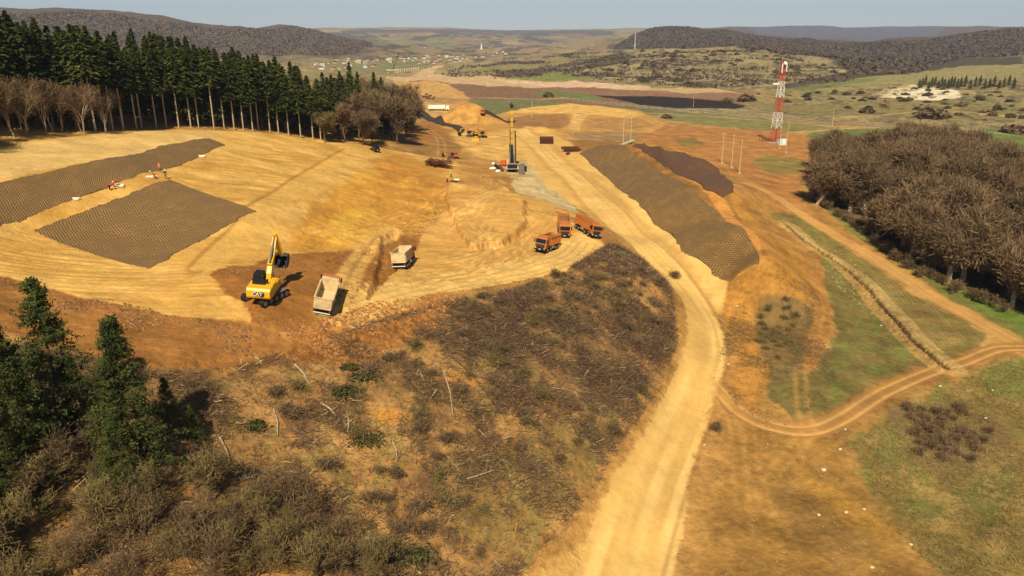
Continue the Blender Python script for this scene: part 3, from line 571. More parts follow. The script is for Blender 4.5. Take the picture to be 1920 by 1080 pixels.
def bare_meshes(nm, h, spread, limbs, depth, twigs, tw=.05, fork=.3, stems=1, mtr=None, mcr=None, droop=0.0, sl_=.075):
    tb = MB(); tips = []
    def grow(p, d, L, r, lev):
        q = p.copy(); dd = d.copy(); n = 3
        for k in range(n):
            dd = (dd + Vector(rng.normal(size=3)) * .16 + Vector((0, 0, .06))).normalized(); e = q + dd * (L / n); r2 = r * (1 - .22 * (k + 1) / n)
            tb.tube(q, e, r * (1 - .22 * k / n), r2, 5 if lev < 1 else 3, False); q = e
            if lev >= 1: tips.append((q.copy(), dd.copy(), L))
        if lev < depth:
            for j in range(limbs if lev == 0 else 3):
                a = rng.uniform(0, 2 * pi); s = spread * rng.uniform(.6, 1.2); pv = dd.orthogonal().normalized(); pv.rotate(Matrix.Rotation(a, 3, dd)); nd = (dd + pv * s).normalized()
                st = q if rng.random() < .5 else p.lerp(q, rng.uniform(.45, 1)); grow(st, nd, L * rng.uniform(.6, .85), r * .58, lev + 1)
        else: tips.append((q.copy(), dd.copy(), L))
    for s in range(stems):
        a = 2 * pi * s / max(stems, 1) + rng.uniform(0, 1); o = Vector((cos(a), sin(a), 0)) * (.0 if stems == 1 else .04)
        grow(o + Vector((0, 0, -.4)), (Vector((cos(a), sin(a), 0)) * (0.05 if stems == 1 else .35) + Vector((0, 0, 1))).normalized(), h * fork, h * .014, 0)
    T = np.array([t[0] for t in tips]); D = np.array([t[1] for t in tips]); k = rng.integers(0, len(T), twigs)
    s = h * sl_; c0 = T[k] + rng.normal(size=(twigs, 3)) * s * .45; d = D[k] * .7 + unit(twigs) * .9 + np.array([0, 0, .25 - droop]); d /= np.linalg.norm(d, axis=1)[:, None]
    L = rng.uniform(.4, 1.3, twigs)[:, None] * s; c = c0 + d * L * .5; v = np.cross(d, unit(twigs)); v /= np.linalg.norm(v, axis=1)[:, None] + 1e-6
    V, F = quads(c, d * L * .5, v * tw * .5); sc = h / max(V[:, 2].max(), .1); V *= sc
    crown = pymesh(nm + '_crown', V, F, smooth=False); crown.materials.append(mcr)
    tb.v = [(x * sc, y * sc, z * sc) for x, y, z in tb.v]; o = tb.out(nm + '_trunk', mtr); me = o.data; bpy.data.objects.remove(o); return crown, me
def plant(name, meshes, label, cat, group, x, y, sc, rz=None, crown='crown'):
    t = thing(name, label, cat, (x, y, gz(x, y)), rng.uniform(0, 6.28) if rz is None else rz, group); t.scale = sc if hasattr(sc, '__len__') else (sc, sc, sc)
    part(crown, meshes[0], t); part('trunk' if crown == 'crown' else 'stems', meshes[1], t); return t
def inpoly(px, py, poly):
    c = False
    for k in range(len(poly)):
        (ax, ay), (bx, by) = poly[k - 1], poly[k]
        if (ay > py) != (by > py) and px < (bx - ax) * (py - ay) / (by - ay) + ax: c = not c
    return c
def scatter(poly, n, mind):                                 # n places inside an outline, spaced on the ground
    q = [hit(*p)[:2] for p in poly]; xs = [a[0] for a in q]; ys = [a[1] for a in q]; out = []; tries = 0
    while len(out) < n and tries < n * 60:
        tries += 1; x, y = rng.uniform(min(xs), max(xs)), rng.uniform(min(ys), max(ys))
        if inpoly(x, y, q) and all((x - a) ** 2 + (y - b) ** 2 > mind * mind for a, b in out): out.append((x, y))
    return out
def pine_meshes(nm, h, rad, start, nb, ntuft, nq, size, seed):
    r_ = np.random.default_rng(seed); cs = []; tb = MB(); q0 = Vector((0, 0, -.5)); top = Vector((.03 * h, .01 * h, h))
    mid = Vector((-.01 * h, .02 * h, h * .5)); tb.tube(q0, mid, .013 * h, .009 * h, 7, False); tb.tube(mid, top, .009 * h, .02, 7, False)
    for k in range(nb):
        f = (k + r_.uniform(0, 1)) / nb; z = h * (start + (1 - start) * f); b = mid.lerp(top, max(0, z / h * 2 - 1)) if z > h / 2 else q0.lerp(mid, z / h * 2)
        L = rad * (1 - f) ** 1.05 * 1.1 * r_.uniform(.5, 1.25) * (.95 + .18 * sin(f * 23 + seed)) + .3; a = r_.uniform(0, 2 * pi); e = b + Vector((cos(a) * L, sin(a) * L, L * r_.uniform(-.15, .35)))
        tb.tube(b, e, .035 * (1.2 - f), .012, 3, False)
        for j in range(ntuft):
            g = r_.uniform(.35, 1.05); c = b.lerp(e, g) + Vector(r_.normal(size=3)) * .16 * L * .5; cs.append(np.array(c) + r_.normal(size=(nq, 3)) * [.24, .24, .15])
    c = np.vstack(cs); V, F = quads(c, unit(len(c)) * size, unit(len(c)) * size * .45); crown = pymesh(nm + '_crown', V, F, smooth=False); crown.materials.append(M_pine)
    o = tb.out(nm + '_trunk', M_barkd); me = o.data; bpy.data.objects.remove(o); return crown, me
# ---------------------------------------------------------------- the spruce stand behind the graded hill
edge = line_xy([(-330,330),(-120,296),(0,270),(80,258),(200,249),(300,242),(400,243),(500,250),(560,258),(610,266)])
seg = np.linalg.norm(np.diff(edge, axis=0), axis=1); cum = np.r_[0, np.cumsum(seg)]
def along(s):
    x = np.interp(s, cum, edge[:, 0]); y = np.interp(s, cum, edge[:, 1]); x2 = np.interp(s + 2, cum, edge[:, 0]); y2 = np.interp(s + 2, cum, edge[:, 1])
    d = np.array([x2 - x, y2 - y]); d /= np.linalg.norm(d) + 1e-9; nrm = np.array([-d[1], d[0]]); return np.array([x, y]), nrm
front = [spruce_meshes('spruce', 26, 3.8, .48, 32, 12, 8, .34, mtr=M_bark, mcr=M_spruce), spruce_meshes('spruce', 26, 3.5, .42, 34, 12, 8, .34, mtr=M_bark, mcr=M_spruce), spruce_meshes('spruce', 26, 4.0, .55, 30, 12, 8, .34, mtr=M_bark, mcr=M_spruce)]
inner = [spruce_meshes('spruce', 26, 4.2, .14, 38, 12, 8, .38, mtr=M_barkd, mcr=M_spruce), spruce_meshes('spruce', 26, 3.8, .18, 36, 12, 8, .38, mtr=M_barkd, mcr=M_spruce)]
s_clear = float(cum[np.argmin(np.abs(edge - np.array(hit(190, 250)[:2])).sum(1))]); cnt = 0
for row in range(8):
    sp = 3.5 if row < 2 else 5.4; s = rng.uniform(0, 2)
    while s < cum[-1] and cnt < 296:
        (p, nv) = along(s); off = 1.5 + row * 4.6 + rng.uniform(-1.3, 1.3)
        if s < s_clear: off += 9
        q = p + nv * off; hh = np.interp(s / cum[-1], [0, .45, .6, .8, 1], [.95, .94, .91, .84, .79]) * rng.uniform(.84, 1.05)
        if q[1] > 20 and abs(atan2(q[0], q[1])) < R(47):
            fr = row < 1 and s > s_clear - 5
            plant('spruce_tree', (front if fr else inner)[rng.integers(0, 3 if fr else 2)], 'tall spruce with a bare pale trunk on the front edge of the dark stand' if fr else 'tall dark green spruce inside the dense stand behind the graded hill', 'spruce tree', 'spruces edging the graded hill' if fr else 'spruces inside the stand', q[0], q[1], (1, 1, hh)); cnt += 1
        s += sp * rng.uniform(.75, 1.25)
print('spruces', cnt)
tall = [bare_meshes('bare_tree', 13, .38, 5, 3, 1700, .06, .36, mtr=M_bark, mcr=M_twigd) for k in range(2)]
s = 2.0; k = 0
while s < s_clear + 14:
    p, nv = along(s); q = p + nv * rng.uniform(.5, 8)
    if abs(atan2(q[0], q[1])) < R(42): plant('bare_tree', tall[k % 2], 'slender leafless tree with pale trunk in front of the spruces at far left', 'bare tree', 'leafless trees before the spruces', q[0], q[1], rng.uniform(.85, 1.2))
    s += rng.uniform(1.8, 3.4); k += 1
# ---------------------------------------------------------------- mixed wood in the middle distance
midt = [bare_meshes('bare_tree', 15, .55, 6, 3, 5000, .08, .26, mtr=M_barkd, mcr=m_, sl_=.055) for m_ in (M_twig, M_twigo, M_twigd)]
W1 = [(606,268),(690,274),(750,270),(776,256),(765,240),(740,228),(690,232),(640,236)]
for k, (x, y) in enumerate(scatter(W1, 74, 4.0)):
    r = math.hypot(x, y); plant('bare_tree', midt[k % 3], 'leafless brown tree in the mixed wood right of the spruces', 'bare tree', 'leafless trees of the mixed wood', x, y, (np.interp(r, [240, 290, 380], [.62, 1.15, 1.5]) * rng.uniform(.8, 1.12)))
for px, py, h, lab in [(662,243,1.0,'tallest dark spruce rising out of the leafless mixed wood'),(644,246,.86,'dark spruce close left of the tallest one in the mixed wood'),(676,243,.88,'dark spruce close right of the tallest one in the mixed wood'),(628,250,.8,'leftmost dark spruce of the mixed wood, beside the big stand'),(706,243,.92,'left one of two thin dark spruces standing apart above the bare wood'),(719,244,.86,'right one of two thin dark spruces standing apart above the bare wood'),(722,262,.5,'low dark spruce hemmed in by leafless trees near the wood edge'),(655,256,.62,'small dark spruce in front of the tallest one in the mixed wood')]:
    x, y, z = hit(px, py); plant('spruce_tree', inner[1], lab, 'spruce tree', None, x, y, (.9, .9, h))
for px, py in [(612,256),(620,249),(634,243),(648,239),(664,250),(676,247),(640,256),(626,258),(656,236),(636,236),(612,246)]:
    x, y, z = hit(px, py); plant('spruce_tree', inner[px % 2], 'dark spruce where the big stand runs into the leafless mixed wood', 'spruce tree', 'spruces at the left end of the mixed wood', x, y, (.95, .95, rng.uniform(.68, .8)))
# ---------------------------------------------------------------- leafless grove on the right
big = [bare_meshes('bare_tree', 17, .66, 8, 3, 12000, .05, .13, mtr=M_bark, mcr=m_, sl_=.042) for m_ in (M_twig, M_twigd, M_twig, M_twigd)]
G1 = [(1512,345),(1530,385),(1598,418),(1660,470),(1720,505),(1800,545),(1935,595),(2300,720),(2300,420),(1930,395),(1850,330),(1760,300),(1640,300),(1545,315)]
for k, (x, y) in enumerate(scatter(G1, 190, 4.2)):
    plant('bare_tree', big[k % 4], 'broad leafless brown tree in the dense grove on the right', 'bare tree', 'leafless trees of the right grove', x, y, (k_ := rng.uniform(.8, 1.15), k_, k_ * rng.uniform(.8, 1.2)))
smallt = [bare_meshes('bare_shrub', 4, .8, 6, 3, 900, .05, .25, 3, mtr=M_barkd, mcr=M_twigd) for k in range(2)]
for k, (px, py) in enumerate([(1520,352),(1526,366),(1590,418),(1610,430),(1640,455),(1665,475),(1685,492),(1725,520),(1790,548),(1820,560),(1850,572),(1880,585),(1535,378),(1550,392),(1575,408),(1620,440),(1545,360),(1700,505),(1740,520),(1762,532)]):
    x, y, z = hit(px, py); plant('bare_shrub', smallt[k % 2], 'low leafless shrub on the grass edge before the right grove', 'shrub', 'shrubs at the edge of the right grove', x, y, rng.uniform(.7, 1.1), crown='twigs')
# ---------------------------------------------------------------- foreground, lower left
pine = [pine_meshes('pine', 15, 4.3, .08, 190, 7, 11, .13, 1), pine_meshes('pine', 13, 3.6, .2, 95, 7, 11, .13, 4)]
for px, py, m_, sc, lab in [(258,876,0,1.0,'dense dark pine with pointed crown, rightmost tall one of the lower left'),(122,790,1,1.12,'sparse tall pine with gaps in its crown, leaning near the left edge'),(50,880,0,.95,'broad bushy green pine low at the left edge'),(-22,800,1,1.05,'pine cut off by the left picture edge beside the sparse one'),(322,800,1,.42,'small thin young pine right of the pointed dark one'),(150,800,0,.5,'short bushy pine between the two tall pines of the lower left'),(235,940,0,.62,'short dark pine below the pointed one'),(10,960,0,.7,'dark pine above the lower left corner'),(366,830,0,.28,'knee high green pine at the edge of the felled slope')]:
    x, y, z = hit(px, py); plant('pine_tree', pine[m_], lab, 'pine tree', None, x, y, sc)
fg = [bare_meshes('bare_tree', 6.5, .6, 5, 3, 1500, .034, .28, 2, mtr=M_barkd, mcr=m_) for m_ in (M_twigd, M_twigo, M_twig, M_twigo)]
FGP = [(-260,760),(0,740),(120,800),(250,860),(330,850),(400,900),(520,960),(640,1010),(720,1100),(300,1130),(-300,1130)]
for k, (x, y) in enumerate(scatter(FGP, 60, 2.4)):
    plant('bare_tree', fg[k % 4], 'thin leafless young tree in the thicket at lower left', 'bare tree', 'leafless young trees of the lower left thicket', x, y, rng.uniform(.5, 1.0))
for px, py, sc, lab in [(527,985,1.05,'dark leafless tree with raised limbs standing alone right of the thicket'),(238,1010,.9,'dark forked leafless tree in a clear patch at lower left')]:
    x, y, z = hit(px, py); plant('bare_tree', fg[0], lab, 'bare tree', None, x, y, sc)
# ---------------------------------------------------------------- felled brush, bushes and bank scrub
bsh = [bare_meshes('bare_bush', 1.7, 1.0, 5, 3, 620, .03, .3, 4, mtr=M_barkd, mcr=m_, sl_=.15) for m_ in (M_twigd, M_twig, M_twigo)]
for k, (x, y) in enumerate(scatter([(860,560),(960,545),(1130,480),(1190,490),(1245,540),(1268,640),(1200,760),(1130,850),(1000,1000),(760,1090),(640,1000),(560,800),(450,720),(700,660),(840,640)], 105, 1.9)):
    plant('bare_bush', bsh[k % 3], 'knee high leafless bush on the slope of felled brush', 'bush', 'leafless bushes on the felled slope', x, y, (s_ := rng.uniform(.6, 1.5), s_, s_ * .8), crown='twigs')
for px, py, sc, lab in [(1264,522,1.35,'tall pale leafless bush beside the bend of the haul road'),(1043,520,1.2,'spindly leafless sapling on the rim of the working platform'),(1340,806,1.1,'brown bush between the haul road and the wheel track')]:
    x, y, z = hit(px, py); plant('bare_bush', bsh[0], lab, 'bush', None, x, y, sc, crown='twigs')
for k, (x, y) in enumerate(scatter([(1700,770),(1790,760),(1850,790),(1860,850),(1800,880),(1720,860)], 34, 1.2)):
    plant('bare_bush', bsh[1], 'leafless bush of the brown thicket on the lower right meadow', 'bush', 'bushes of the lower right thicket', x, y, rng.uniform(.7, 1.3), crown='twigs')
for k, (x, y) in enumerate(scatter([(1420,580),(1480,560),(1500,600),(1460,700),(1425,650)], 26, 1.6)):
    plant('bare_bush', bsh[2], 'low brown bush on the bank right of the haul road bend', 'bush', 'bushes on the bank by the haul road', x, y, rng.uniform(.5, .9), crown='twigs')
def ribbon_stuff(name, label, cat, pos, L, wd, elev, cols, lie=None):
    n = len(pos); a = rng.uniform(0, 2 * pi, n) if lie is None else lie; e = rng.normal(size=n) * elev
    d = np.c_[np.cos(a) * np.cos(e), np.sin(a) * np.cos(e), np.abs(np.sin(e))]; z = ground(pos[:, 0], pos[:, 1]) + rng.uniform(.02, .35, n) * .7
    c = np.c_[pos, z] + d * L[:, None] * .5 * np.abs(np.sin(e))[:, None]; v = np.cross(d, unit(n)); v /= np.linalg.norm(v, axis=1)[:, None] + 1e-6
    V, F = quads(c, d * L[:, None] * .5, v * wd[:, None] * .5); me = pymesh(name, V, F, np.repeat(cols, 4, 0), smooth=False); me.materials.append(M_litter)
    o = bpy.data.objects.new(name, me); C.objects.link(o); return tag(o, label, cat, kind='stuff')
M_litter, t_, p_ = nodes('twig litter'); a_ = t_.nodes.new('ShaderNodeVertexColor'); a_.layer_name = 'soil'; t_.links.new(a_.outputs[0], p_.inputs['Base Color']); p_.inputs['Roughness'].default_value = .9
def area_pts(poly, n, thr=None, sc=5, seed=3):
    q = np.array([hit(*p)[:2] for p in poly]); lo, hi = q.min(0), q.max(0); out = np.empty((0, 2))
    while len(out) < n:
        p = rng.uniform(lo, hi, (n * 2, 2)); c = np.zeros(len(p), bool)
        for k in range(len(q)):
            (ax, ay), (bx, by) = q[k - 1], q[k]; c ^= ((ay > p[:, 1]) != (by > p[:, 1])) & (p[:, 0] < (bx - ax) * (p[:, 1] - ay) / (by - ay + 1e-9) + ax)
        if thr is not None: c &= (fbm(p[:, 0] / sc, p[:, 1] / sc, seed, 3, .6) + rng.normal(size=len(p)) * .12) > thr
        out = np.vstack([out, p[c]])
    return out[:n]
def pal(n, cols, w=None):
    c = np.array([alb(q) for q in cols]); return c[rng.choice(len(cols), n, p=w)] * rng.uniform(.75, 1.2, (n, 1))
BS = [(300,700),(560,655),(850,565),(1055,515),(1150,460),(1200,485),(1252,535),(1272,640),(1240,730),(1180,810),(1110,930),(1040,1000),(960,1100),(0,1100),(-250,1100),(-250,720),(0,640)]
n_ = 64000; ribbon_stuff('brush', 'tangle of felled brown twigs covering the slope below the working platform', 'brush', area_pts(BS, n_, .02, 4, 5), rng.uniform(.3, 1.7, n_) ** 1.3, rng.uniform(.02, .06, n_), .35, pal(n_, [(112, 84, 58), (140, 106, 72), (84, 62, 44), (204, 168, 124), (104, 94, 54)], [.32, .24, .28, .05, .11]))
n_ = 17000; ribbon_stuff('brushwood', 'dense dark tangle of cut branches below the rim of the platform', 'brush', area_pts([(840,575),(960,545),(1060,512),(1150,458),(1200,487),(1252,535),(1272,620),(1240,700),(1150,760),(1080,860),(1000,800),(880,760),(760,700),(800,630)], n_, .1, 7, 19), rng.uniform(.4, 1.9, n_), rng.uniform(.02, .07, n_), .45, pal(n_, [(88, 62, 48), (112, 80, 60), (66, 48, 38), (150, 116, 84)], [.35, .3, .27, .08]))
n_ = 42000; ribbon_stuff('twig_litter', 'fine twig and bark litter spread over the whole felled slope', 'litter', area_pts(BS, n_, -.5, 3, 12), rng.uniform(.15, .7, n_), rng.uniform(.02, .06, n_), .4, pal(n_, [(112, 84, 56), (148, 110, 70), (80, 60, 42), (200, 160, 112), (106, 98, 54)], [.33, .24, .27, .06, .10]))
n_ = 26000; ribbon_stuff('dry_grass', 'dry pale grass stalks on the lower right meadow', 'grass', area_pts([(1600,830),(1700,760),(1900,670),(2150,740),(2150,1150),(1800,1110),(1660,980)], n_, -.35, 6, 8), rng.uniform(.2, .7, n_), rng.uniform(.02, .06, n_), .5, pal(n_, [(160, 136, 84), (118, 110, 56), (90, 78, 48)]))
n_ = 5000; ribbon_stuff('leaf_litter', 'brown litter of small twigs on the bank beside the haul road', 'litter', area_pts([(1380,540),(1540,560),(1560,760),(1440,800),(1380,760),(1340,700)], n_, -.05, 5, 9), rng.uniform(.3, .9, n_), rng.uniform(.03, .06, n_), .3, pal(n_, [(110, 84, 56), (140, 108, 72), (96, 92, 54)]))
# clods of earth
M_clod = mat('clods', (176, 122, 66), .95, .25, 2)
def clods(name, label, pos, size, cols):
    n = len(pos); base = np.array([(-1, -1, -.4), (1, -1, -.4), (1, 1, -.4), (-1, 1, -.4), (-.55, -.5, .7), (.6, -.45, .6), (.5, .6, .75), (-.5, .55, .55)]); a = rng.uniform(0, 6.28, n); z = ground(pos[:, 0], pos[:, 1])
    V = base[None] * (size[:, None, None] * rng.uniform(.6, 1.3, (n, 8, 3))); ca, sa = np.cos(a)[:, None], np.sin(a)[:, None]; x = V[..., 0] * ca - V[..., 1] * sa; y = V[..., 0] * sa + V[..., 1] * ca
    V = np.stack([x + pos[:, 0:1], y + pos[:, 1:2], V[..., 2] + z[:, None]], -1).reshape(-1, 3); f = np.array([(4, 5, 6, 7), (0, 1, 5, 4), (1, 2, 6, 5), (2, 3, 7, 6), (3, 0, 4, 7)])
    F = (f[None] + 8 * np.arange(n)[:, None, None]).reshape(-1, 4); me = pymesh(name, V, F, np.repeat(cols, 8, 0), smooth=False); me.materials.append(M_litter); o = bpy.data.objects.new(name, me); C.objects.link(o); tag(o, label, 'rubble', kind='stuff')
n_ = 1800; clods('rubble', 'loose orange clods of earth tipped over the platform edge', area_pts([(520,620),(600,600),(700,570),(860,550),(900,560),(800,630),(700,670),(600,665)], n_, -.1, 4, 15), rng.uniform(.04, .22, n_), pal(n_, [(166, 106, 52), (140, 88, 44), (182, 124, 66)]))
n_ = 520; clods('spoil', 'pale clods thrown up along both banks of the trench', area_pts([(1500,440),(1560,460),(1640,520),(1700,590),(1760,670),(1790,700),(1740,690),(1660,610),(1560,520)], n_), rng.uniform(.06, .22, n_), pal(n_, [(184, 146, 94), (160, 118, 70)]))
n_ = 900; clods('gravel', 'small pale stones strewn on the bare ground right of the haul road', area_pts([(1350,560),(1420,560),(1440,760),(1560,830),(1600,900),(1700,1080),(1250,1080),(1300,800)], n_), rng.uniform(.02, .11, n_), pal(n_, [(190, 156, 110), (150, 106, 60), (110, 78, 44)]))
n_ = 500; clods('loose_stones', 'dark clods scattered below the terrace of the lower net', area_pts([(470,690),(380,640),(150,600),(60,560),(200,560),(360,600),(470,610)], n_, .0, 4), rng.uniform(.05, .25, n_), pal(n_, [(150, 104, 58), (120, 82, 48)]))
n_ = 1500; clods('earth_clods', 'brown clods lying on the dug soil around the excavator and ramp', area_pts([(400,508),(480,492),(640,470),(745,440),(850,345),(870,350),(790,440),(735,505),(650,590),(560,640),(480,610)], n_, -.05, 5, 31), rng.uniform(.03, .16, n_), pal(n_, [(146, 98, 52), (110, 72, 38), (160, 112, 62)]))
n_ = 1400; clods('berm_clods', 'small clods along the foot and rim of the graded sand', area_pts([(0,515),(150,555),(300,590),(470,605),(640,590),(850,545),(950,532),(1060,508),(1130,480),(1110,500),(950,555),(850,570),(640,640),(470,635),(300,615),(0,540)], n_), rng.uniform(.03, .15, n_), pal(n_, [(156, 108, 58), (124, 84, 46), (176, 130, 74)]))
# felled poles and logs
for k, (a, b, r, lab) in enumerate([((839,664),(900,722),.11,'long thin dark trunk lying diagonally in the middle of the felled slope'),((902,724),(948,788),.09,'dark thin pole continuing downhill from the long diagonal trunk'),((832,697),(850,785),.10,'curved pale pole lying downhill left of the long diagonal trunk'),
  ((553,685),(581,724),.12,'pale log lying above the green boughs, left of the slope centre'),((601,757),(630,783),.12,'pale log end sticking out at the foot of the green boughs'),((513,768),(521,822),.09,'upright looking pale pole on the left part of the felled slope'),
  ((412,822),(431,873),.10,'pale pole next to the knee high pine'),((454,902),(484,892),.14,'short bleached log lying level near the thicket'),((604,930),(637,964),.13,'bleached log lying right of the lone dark tree'),((686,1010),(708,1019),.13,'short bleached log near the bottom of the slope'),
  ((792,860),(824,887),.09,'thin pale pole lying at mid slope under the dark twigs'),((875,900),(926,884),.09,'pale forked pole lying level on the lower slope'),((655,1060),(705,1030),.1,'pale pole pointing uphill at the bottom edge'),((478,671),(492,688),.1,'short pale log near the top left of the felled slope'),
  ((736,830),(744,868),.08,'short thin pole lying downhill left of mid slope'),((652,812),(650,775),.08,'thin pole lying downhill between the green boughs and the pale crack'),((1030,728),(1070,735),.07,'thin pale curved stick on the right part of the felled slope')]):
    p, q = Vector(hit(*a)), Vector(hit(*b)); m1 = p.lerp(q, .5); m1 = Vector((m1.x, m1.y, gz(m1.x, m1.y) + .25)) + Vector((.25, 0, 0)); mb = MB()
    p.z += .15; q.z += .2; o_ = p.copy(); p, q, m1 = p - o_, q - o_, m1 - o_
    mb.tube(p, m1, r, r * .85, 7).tube(m1, q, r * .85, r * .5, 7)
    for j in range(3):
        s_ = m1.lerp(q, j / 3); mb.tube(s_, s_ + Vector((rng.uniform(-.8, .8), rng.uniform(-.8, .8), .4)), r * .3, .01, 4)
    o = mb.out('felled_log', M_bark if 'dark' not in lab else M_barkd); o.location = o_; tag(o, lab, 'log', 'logs lying on the felled slope')
M_bough = leaf_mat('cut boughs', (50, 56, 30), (94, 90, 48))
for px, py, s_, lab in [(676,708,1.5,'heap of dark green cut pine boughs, rightmost near the pale log'),(640,735,1.6,'green cut boughs left of and below the darkest bough heap'),(655,690,1.0,'sparse green boughs above the darkest bough heap'),(680,825,1.7,'wide heap of olive boughs at mid slope left'),(770,1045,2.2,'large flat heap of green boughs at the bottom edge'),(1035,590,1.6,'dark green bough heap high on the right of the felled slope'),(470,800,1.3,'green boughs lying beside the pale poles at left')]:
    x, y, z = hit(px, py); n_ = 420; c = rng.normal(size=(n_, 3)) * [s_ * .6, s_ * .45, .16 * s_]; c[:, 2] = np.abs(c[:, 2]) * (1 - np.minimum(np.hypot(c[:, 0], c[:, 1]) / s_ * .4, .8)) + .1
    V, F = quads(c, unit(n_) * .2, unit(n_) * .09); me = pymesh('cut_boughs', V, F, smooth=False); me.materials.append(M_bough); o = bpy.data.objects.new('cut_boughs', me); C.objects.link(o); o.location = (x, y, z); tag(o, lab, 'boughs', 'heaps of cut green boughs')
# pale boulders
M_stone = mat('pale stone', (216, 192, 158), .9, .2, 2)
for px, py, s_, lab in [(1543,883,.55,'largest pale boulder, alone in the middle of the bare lower right ground'),(1587,962,.4,'pale stone below and right of the largest boulder'),(1635,1065,.35,'pale stone by the bottom edge of the picture'),(1707,1022,.35,'yellowish stone near the dark earth at the bottom right'),(1535,967,.35,'yellowish stone directly below the largest boulder'),
  (1652,611,.28,'small white stone on the grass left of the trench'),(1762,725,.4,'white stone just below the curved wheel track'),(1847,785,.35,'pale stone above the brown thicket'),(1575,844,.4,'pale stone among rubble right of the curved track'),(1585,806,.3,'pale stone touching the lower edge of the curved track'),(1861,733,.3,'small stone right of the white one below the track'),(1320,835,.3,'pale stone right of the haul road'),(1620,956,.3,'small pale stone right of the one below the largest boulder'),(1382,575,.35,'pale block on the orange shoulder by the haul road'),(1366,684,.3,'thin pale slab on the shoulder inside the road bend')]:
    x, y, z = hit(px, py); bm = bmesh.new(); bmesh.ops.create_icosphere(bm, subdivisions=2, radius=s_ * .62)
    for v in bm.verts: v.co = Vector((v.co.x * 1.25, v.co.y * .9, v.co.z * .75)) * (1 + .28 * math.sin(v.co.x * 9 / s_ * .4 + px) * math.cos(v.co.y * 7 / s_ * .5 + py) + rng.uniform(-.07, .07))
    me = bpy.data.meshes.new('boulder'); bm.to_mesh(me); bm.free(); me.materials.append(M_stone); o = bpy.data.objects.new('boulder', me); C.objects.link(o); o.location = (x, y, z + s_ * .35); tag(o, lab, 'boulder', 'pale stones on the lower right ground')
# ---------------------------------------------------------------- geocell nets pinned on the slopes
def net_mat(name, wall, fill, fill2, cell, amt=.95):
    m, t, p = nodes(name); uv = t.nodes.new('ShaderNodeUVMap'); uv.uv_map = 'net'; sx = t.nodes.new('ShaderNodeSeparateXYZ'); t.links.new(uv.outputs[0], sx.inputs[0])
    def math_(op, a, b=None):
        n_ = t.nodes.new('ShaderNodeMath'); n_.operation = op
        for i, v in enumerate((a, b)):
            if v is None: continue
            if isinstance(v, (int, float)): n_.inputs[i].default_value = v
            else: t.links.new(v, n_.inputs[i])
        return n_.outputs[0]
    no = t.nodes.new('ShaderNodeTexNoise'); no.inputs['Scale'].default_value = .25; no.inputs['Detail'].default_value = 6; no.inputs['Roughness'].default_value = .6; t.links.new(uv.outputs[0], no.inputs['Vector'])
    wob = math_('MULTIPLY', no.outputs['Fac'], 1.2)
    a = math_('SINE', math_('MULTIPLY', math_('ADD', math_('ADD', sx.outputs[0], wob), math_('MULTIPLY', sx.outputs[1], .5)), 2 * pi / cell)); b = math_('SINE', math_('MULTIPLY', math_('SUBTRACT', math_('ADD', sx.outputs[0], wob), math_('MULTIPLY', sx.outputs[1], .5)), 2 * pi / cell))
    h = math_('MINIMUM', math_('ABSOLUTE', a), math_('ABSOLUTE', b)); mr = t.nodes.new('ShaderNodeMapRange'); mr.inputs[1].default_value = .12; mr.inputs[2].default_value = .55; t.links.new(h, mr.inputs[0])
    n2 = t.nodes.new('ShaderNodeMapRange'); n2.inputs[1].default_value = .35; n2.inputs[2].default_value = .65; t.links.new(no.outputs['Fac'], n2.inputs[0])
    mf = t.nodes.new('ShaderNodeMix'); mf.data_type = 'RGBA'; mf.inputs[6].default_value = (*map(float, alb(fill)), 1); mf.inputs[7].default_value = (*map(float, alb(fill2)), 1); t.links.new(n2.outputs[0], mf.inputs[0])
    mx = t.nodes.new('ShaderNodeMix'); mx.data_type = 'RGBA'; mx.inputs[6].default_value = (*map(float, alb(wall)), 1); fade = math_('MAXIMUM', mr.outputs[0], math_('MULTIPLY', math_('POWER', n2.outputs[0], 3), .85)); t.links.new(fade, mx.inputs[0]); t.links.new(mf.outputs[2], mx.inputs[7]); t.links.new(mx.outputs[2], p.inputs['Base Color'])
    bp = t.nodes.new('ShaderNodeBump'); bp.inputs['Strength'].default_value = .7; bp.inputs['Distance'].default_value = .12; bp.invert = True; t.links.new(mr.outputs[0], bp.inputs['Height']); t.links.new(bp.outputs[0], p.inputs['Normal']); p.inputs['Roughness'].default_value = .8; return m
def resample(pl, n):
    q = np.array([hit(*p)[:2] for p in pl]); s = np.r_[0, np.cumsum(np.linalg.norm(np.diff(q, axis=0), axis=1))]; u = np.linspace(0, s[-1], n); return np.c_[np.interp(u, s, q[:, 0]), np.interp(u, s, q[:, 1])]
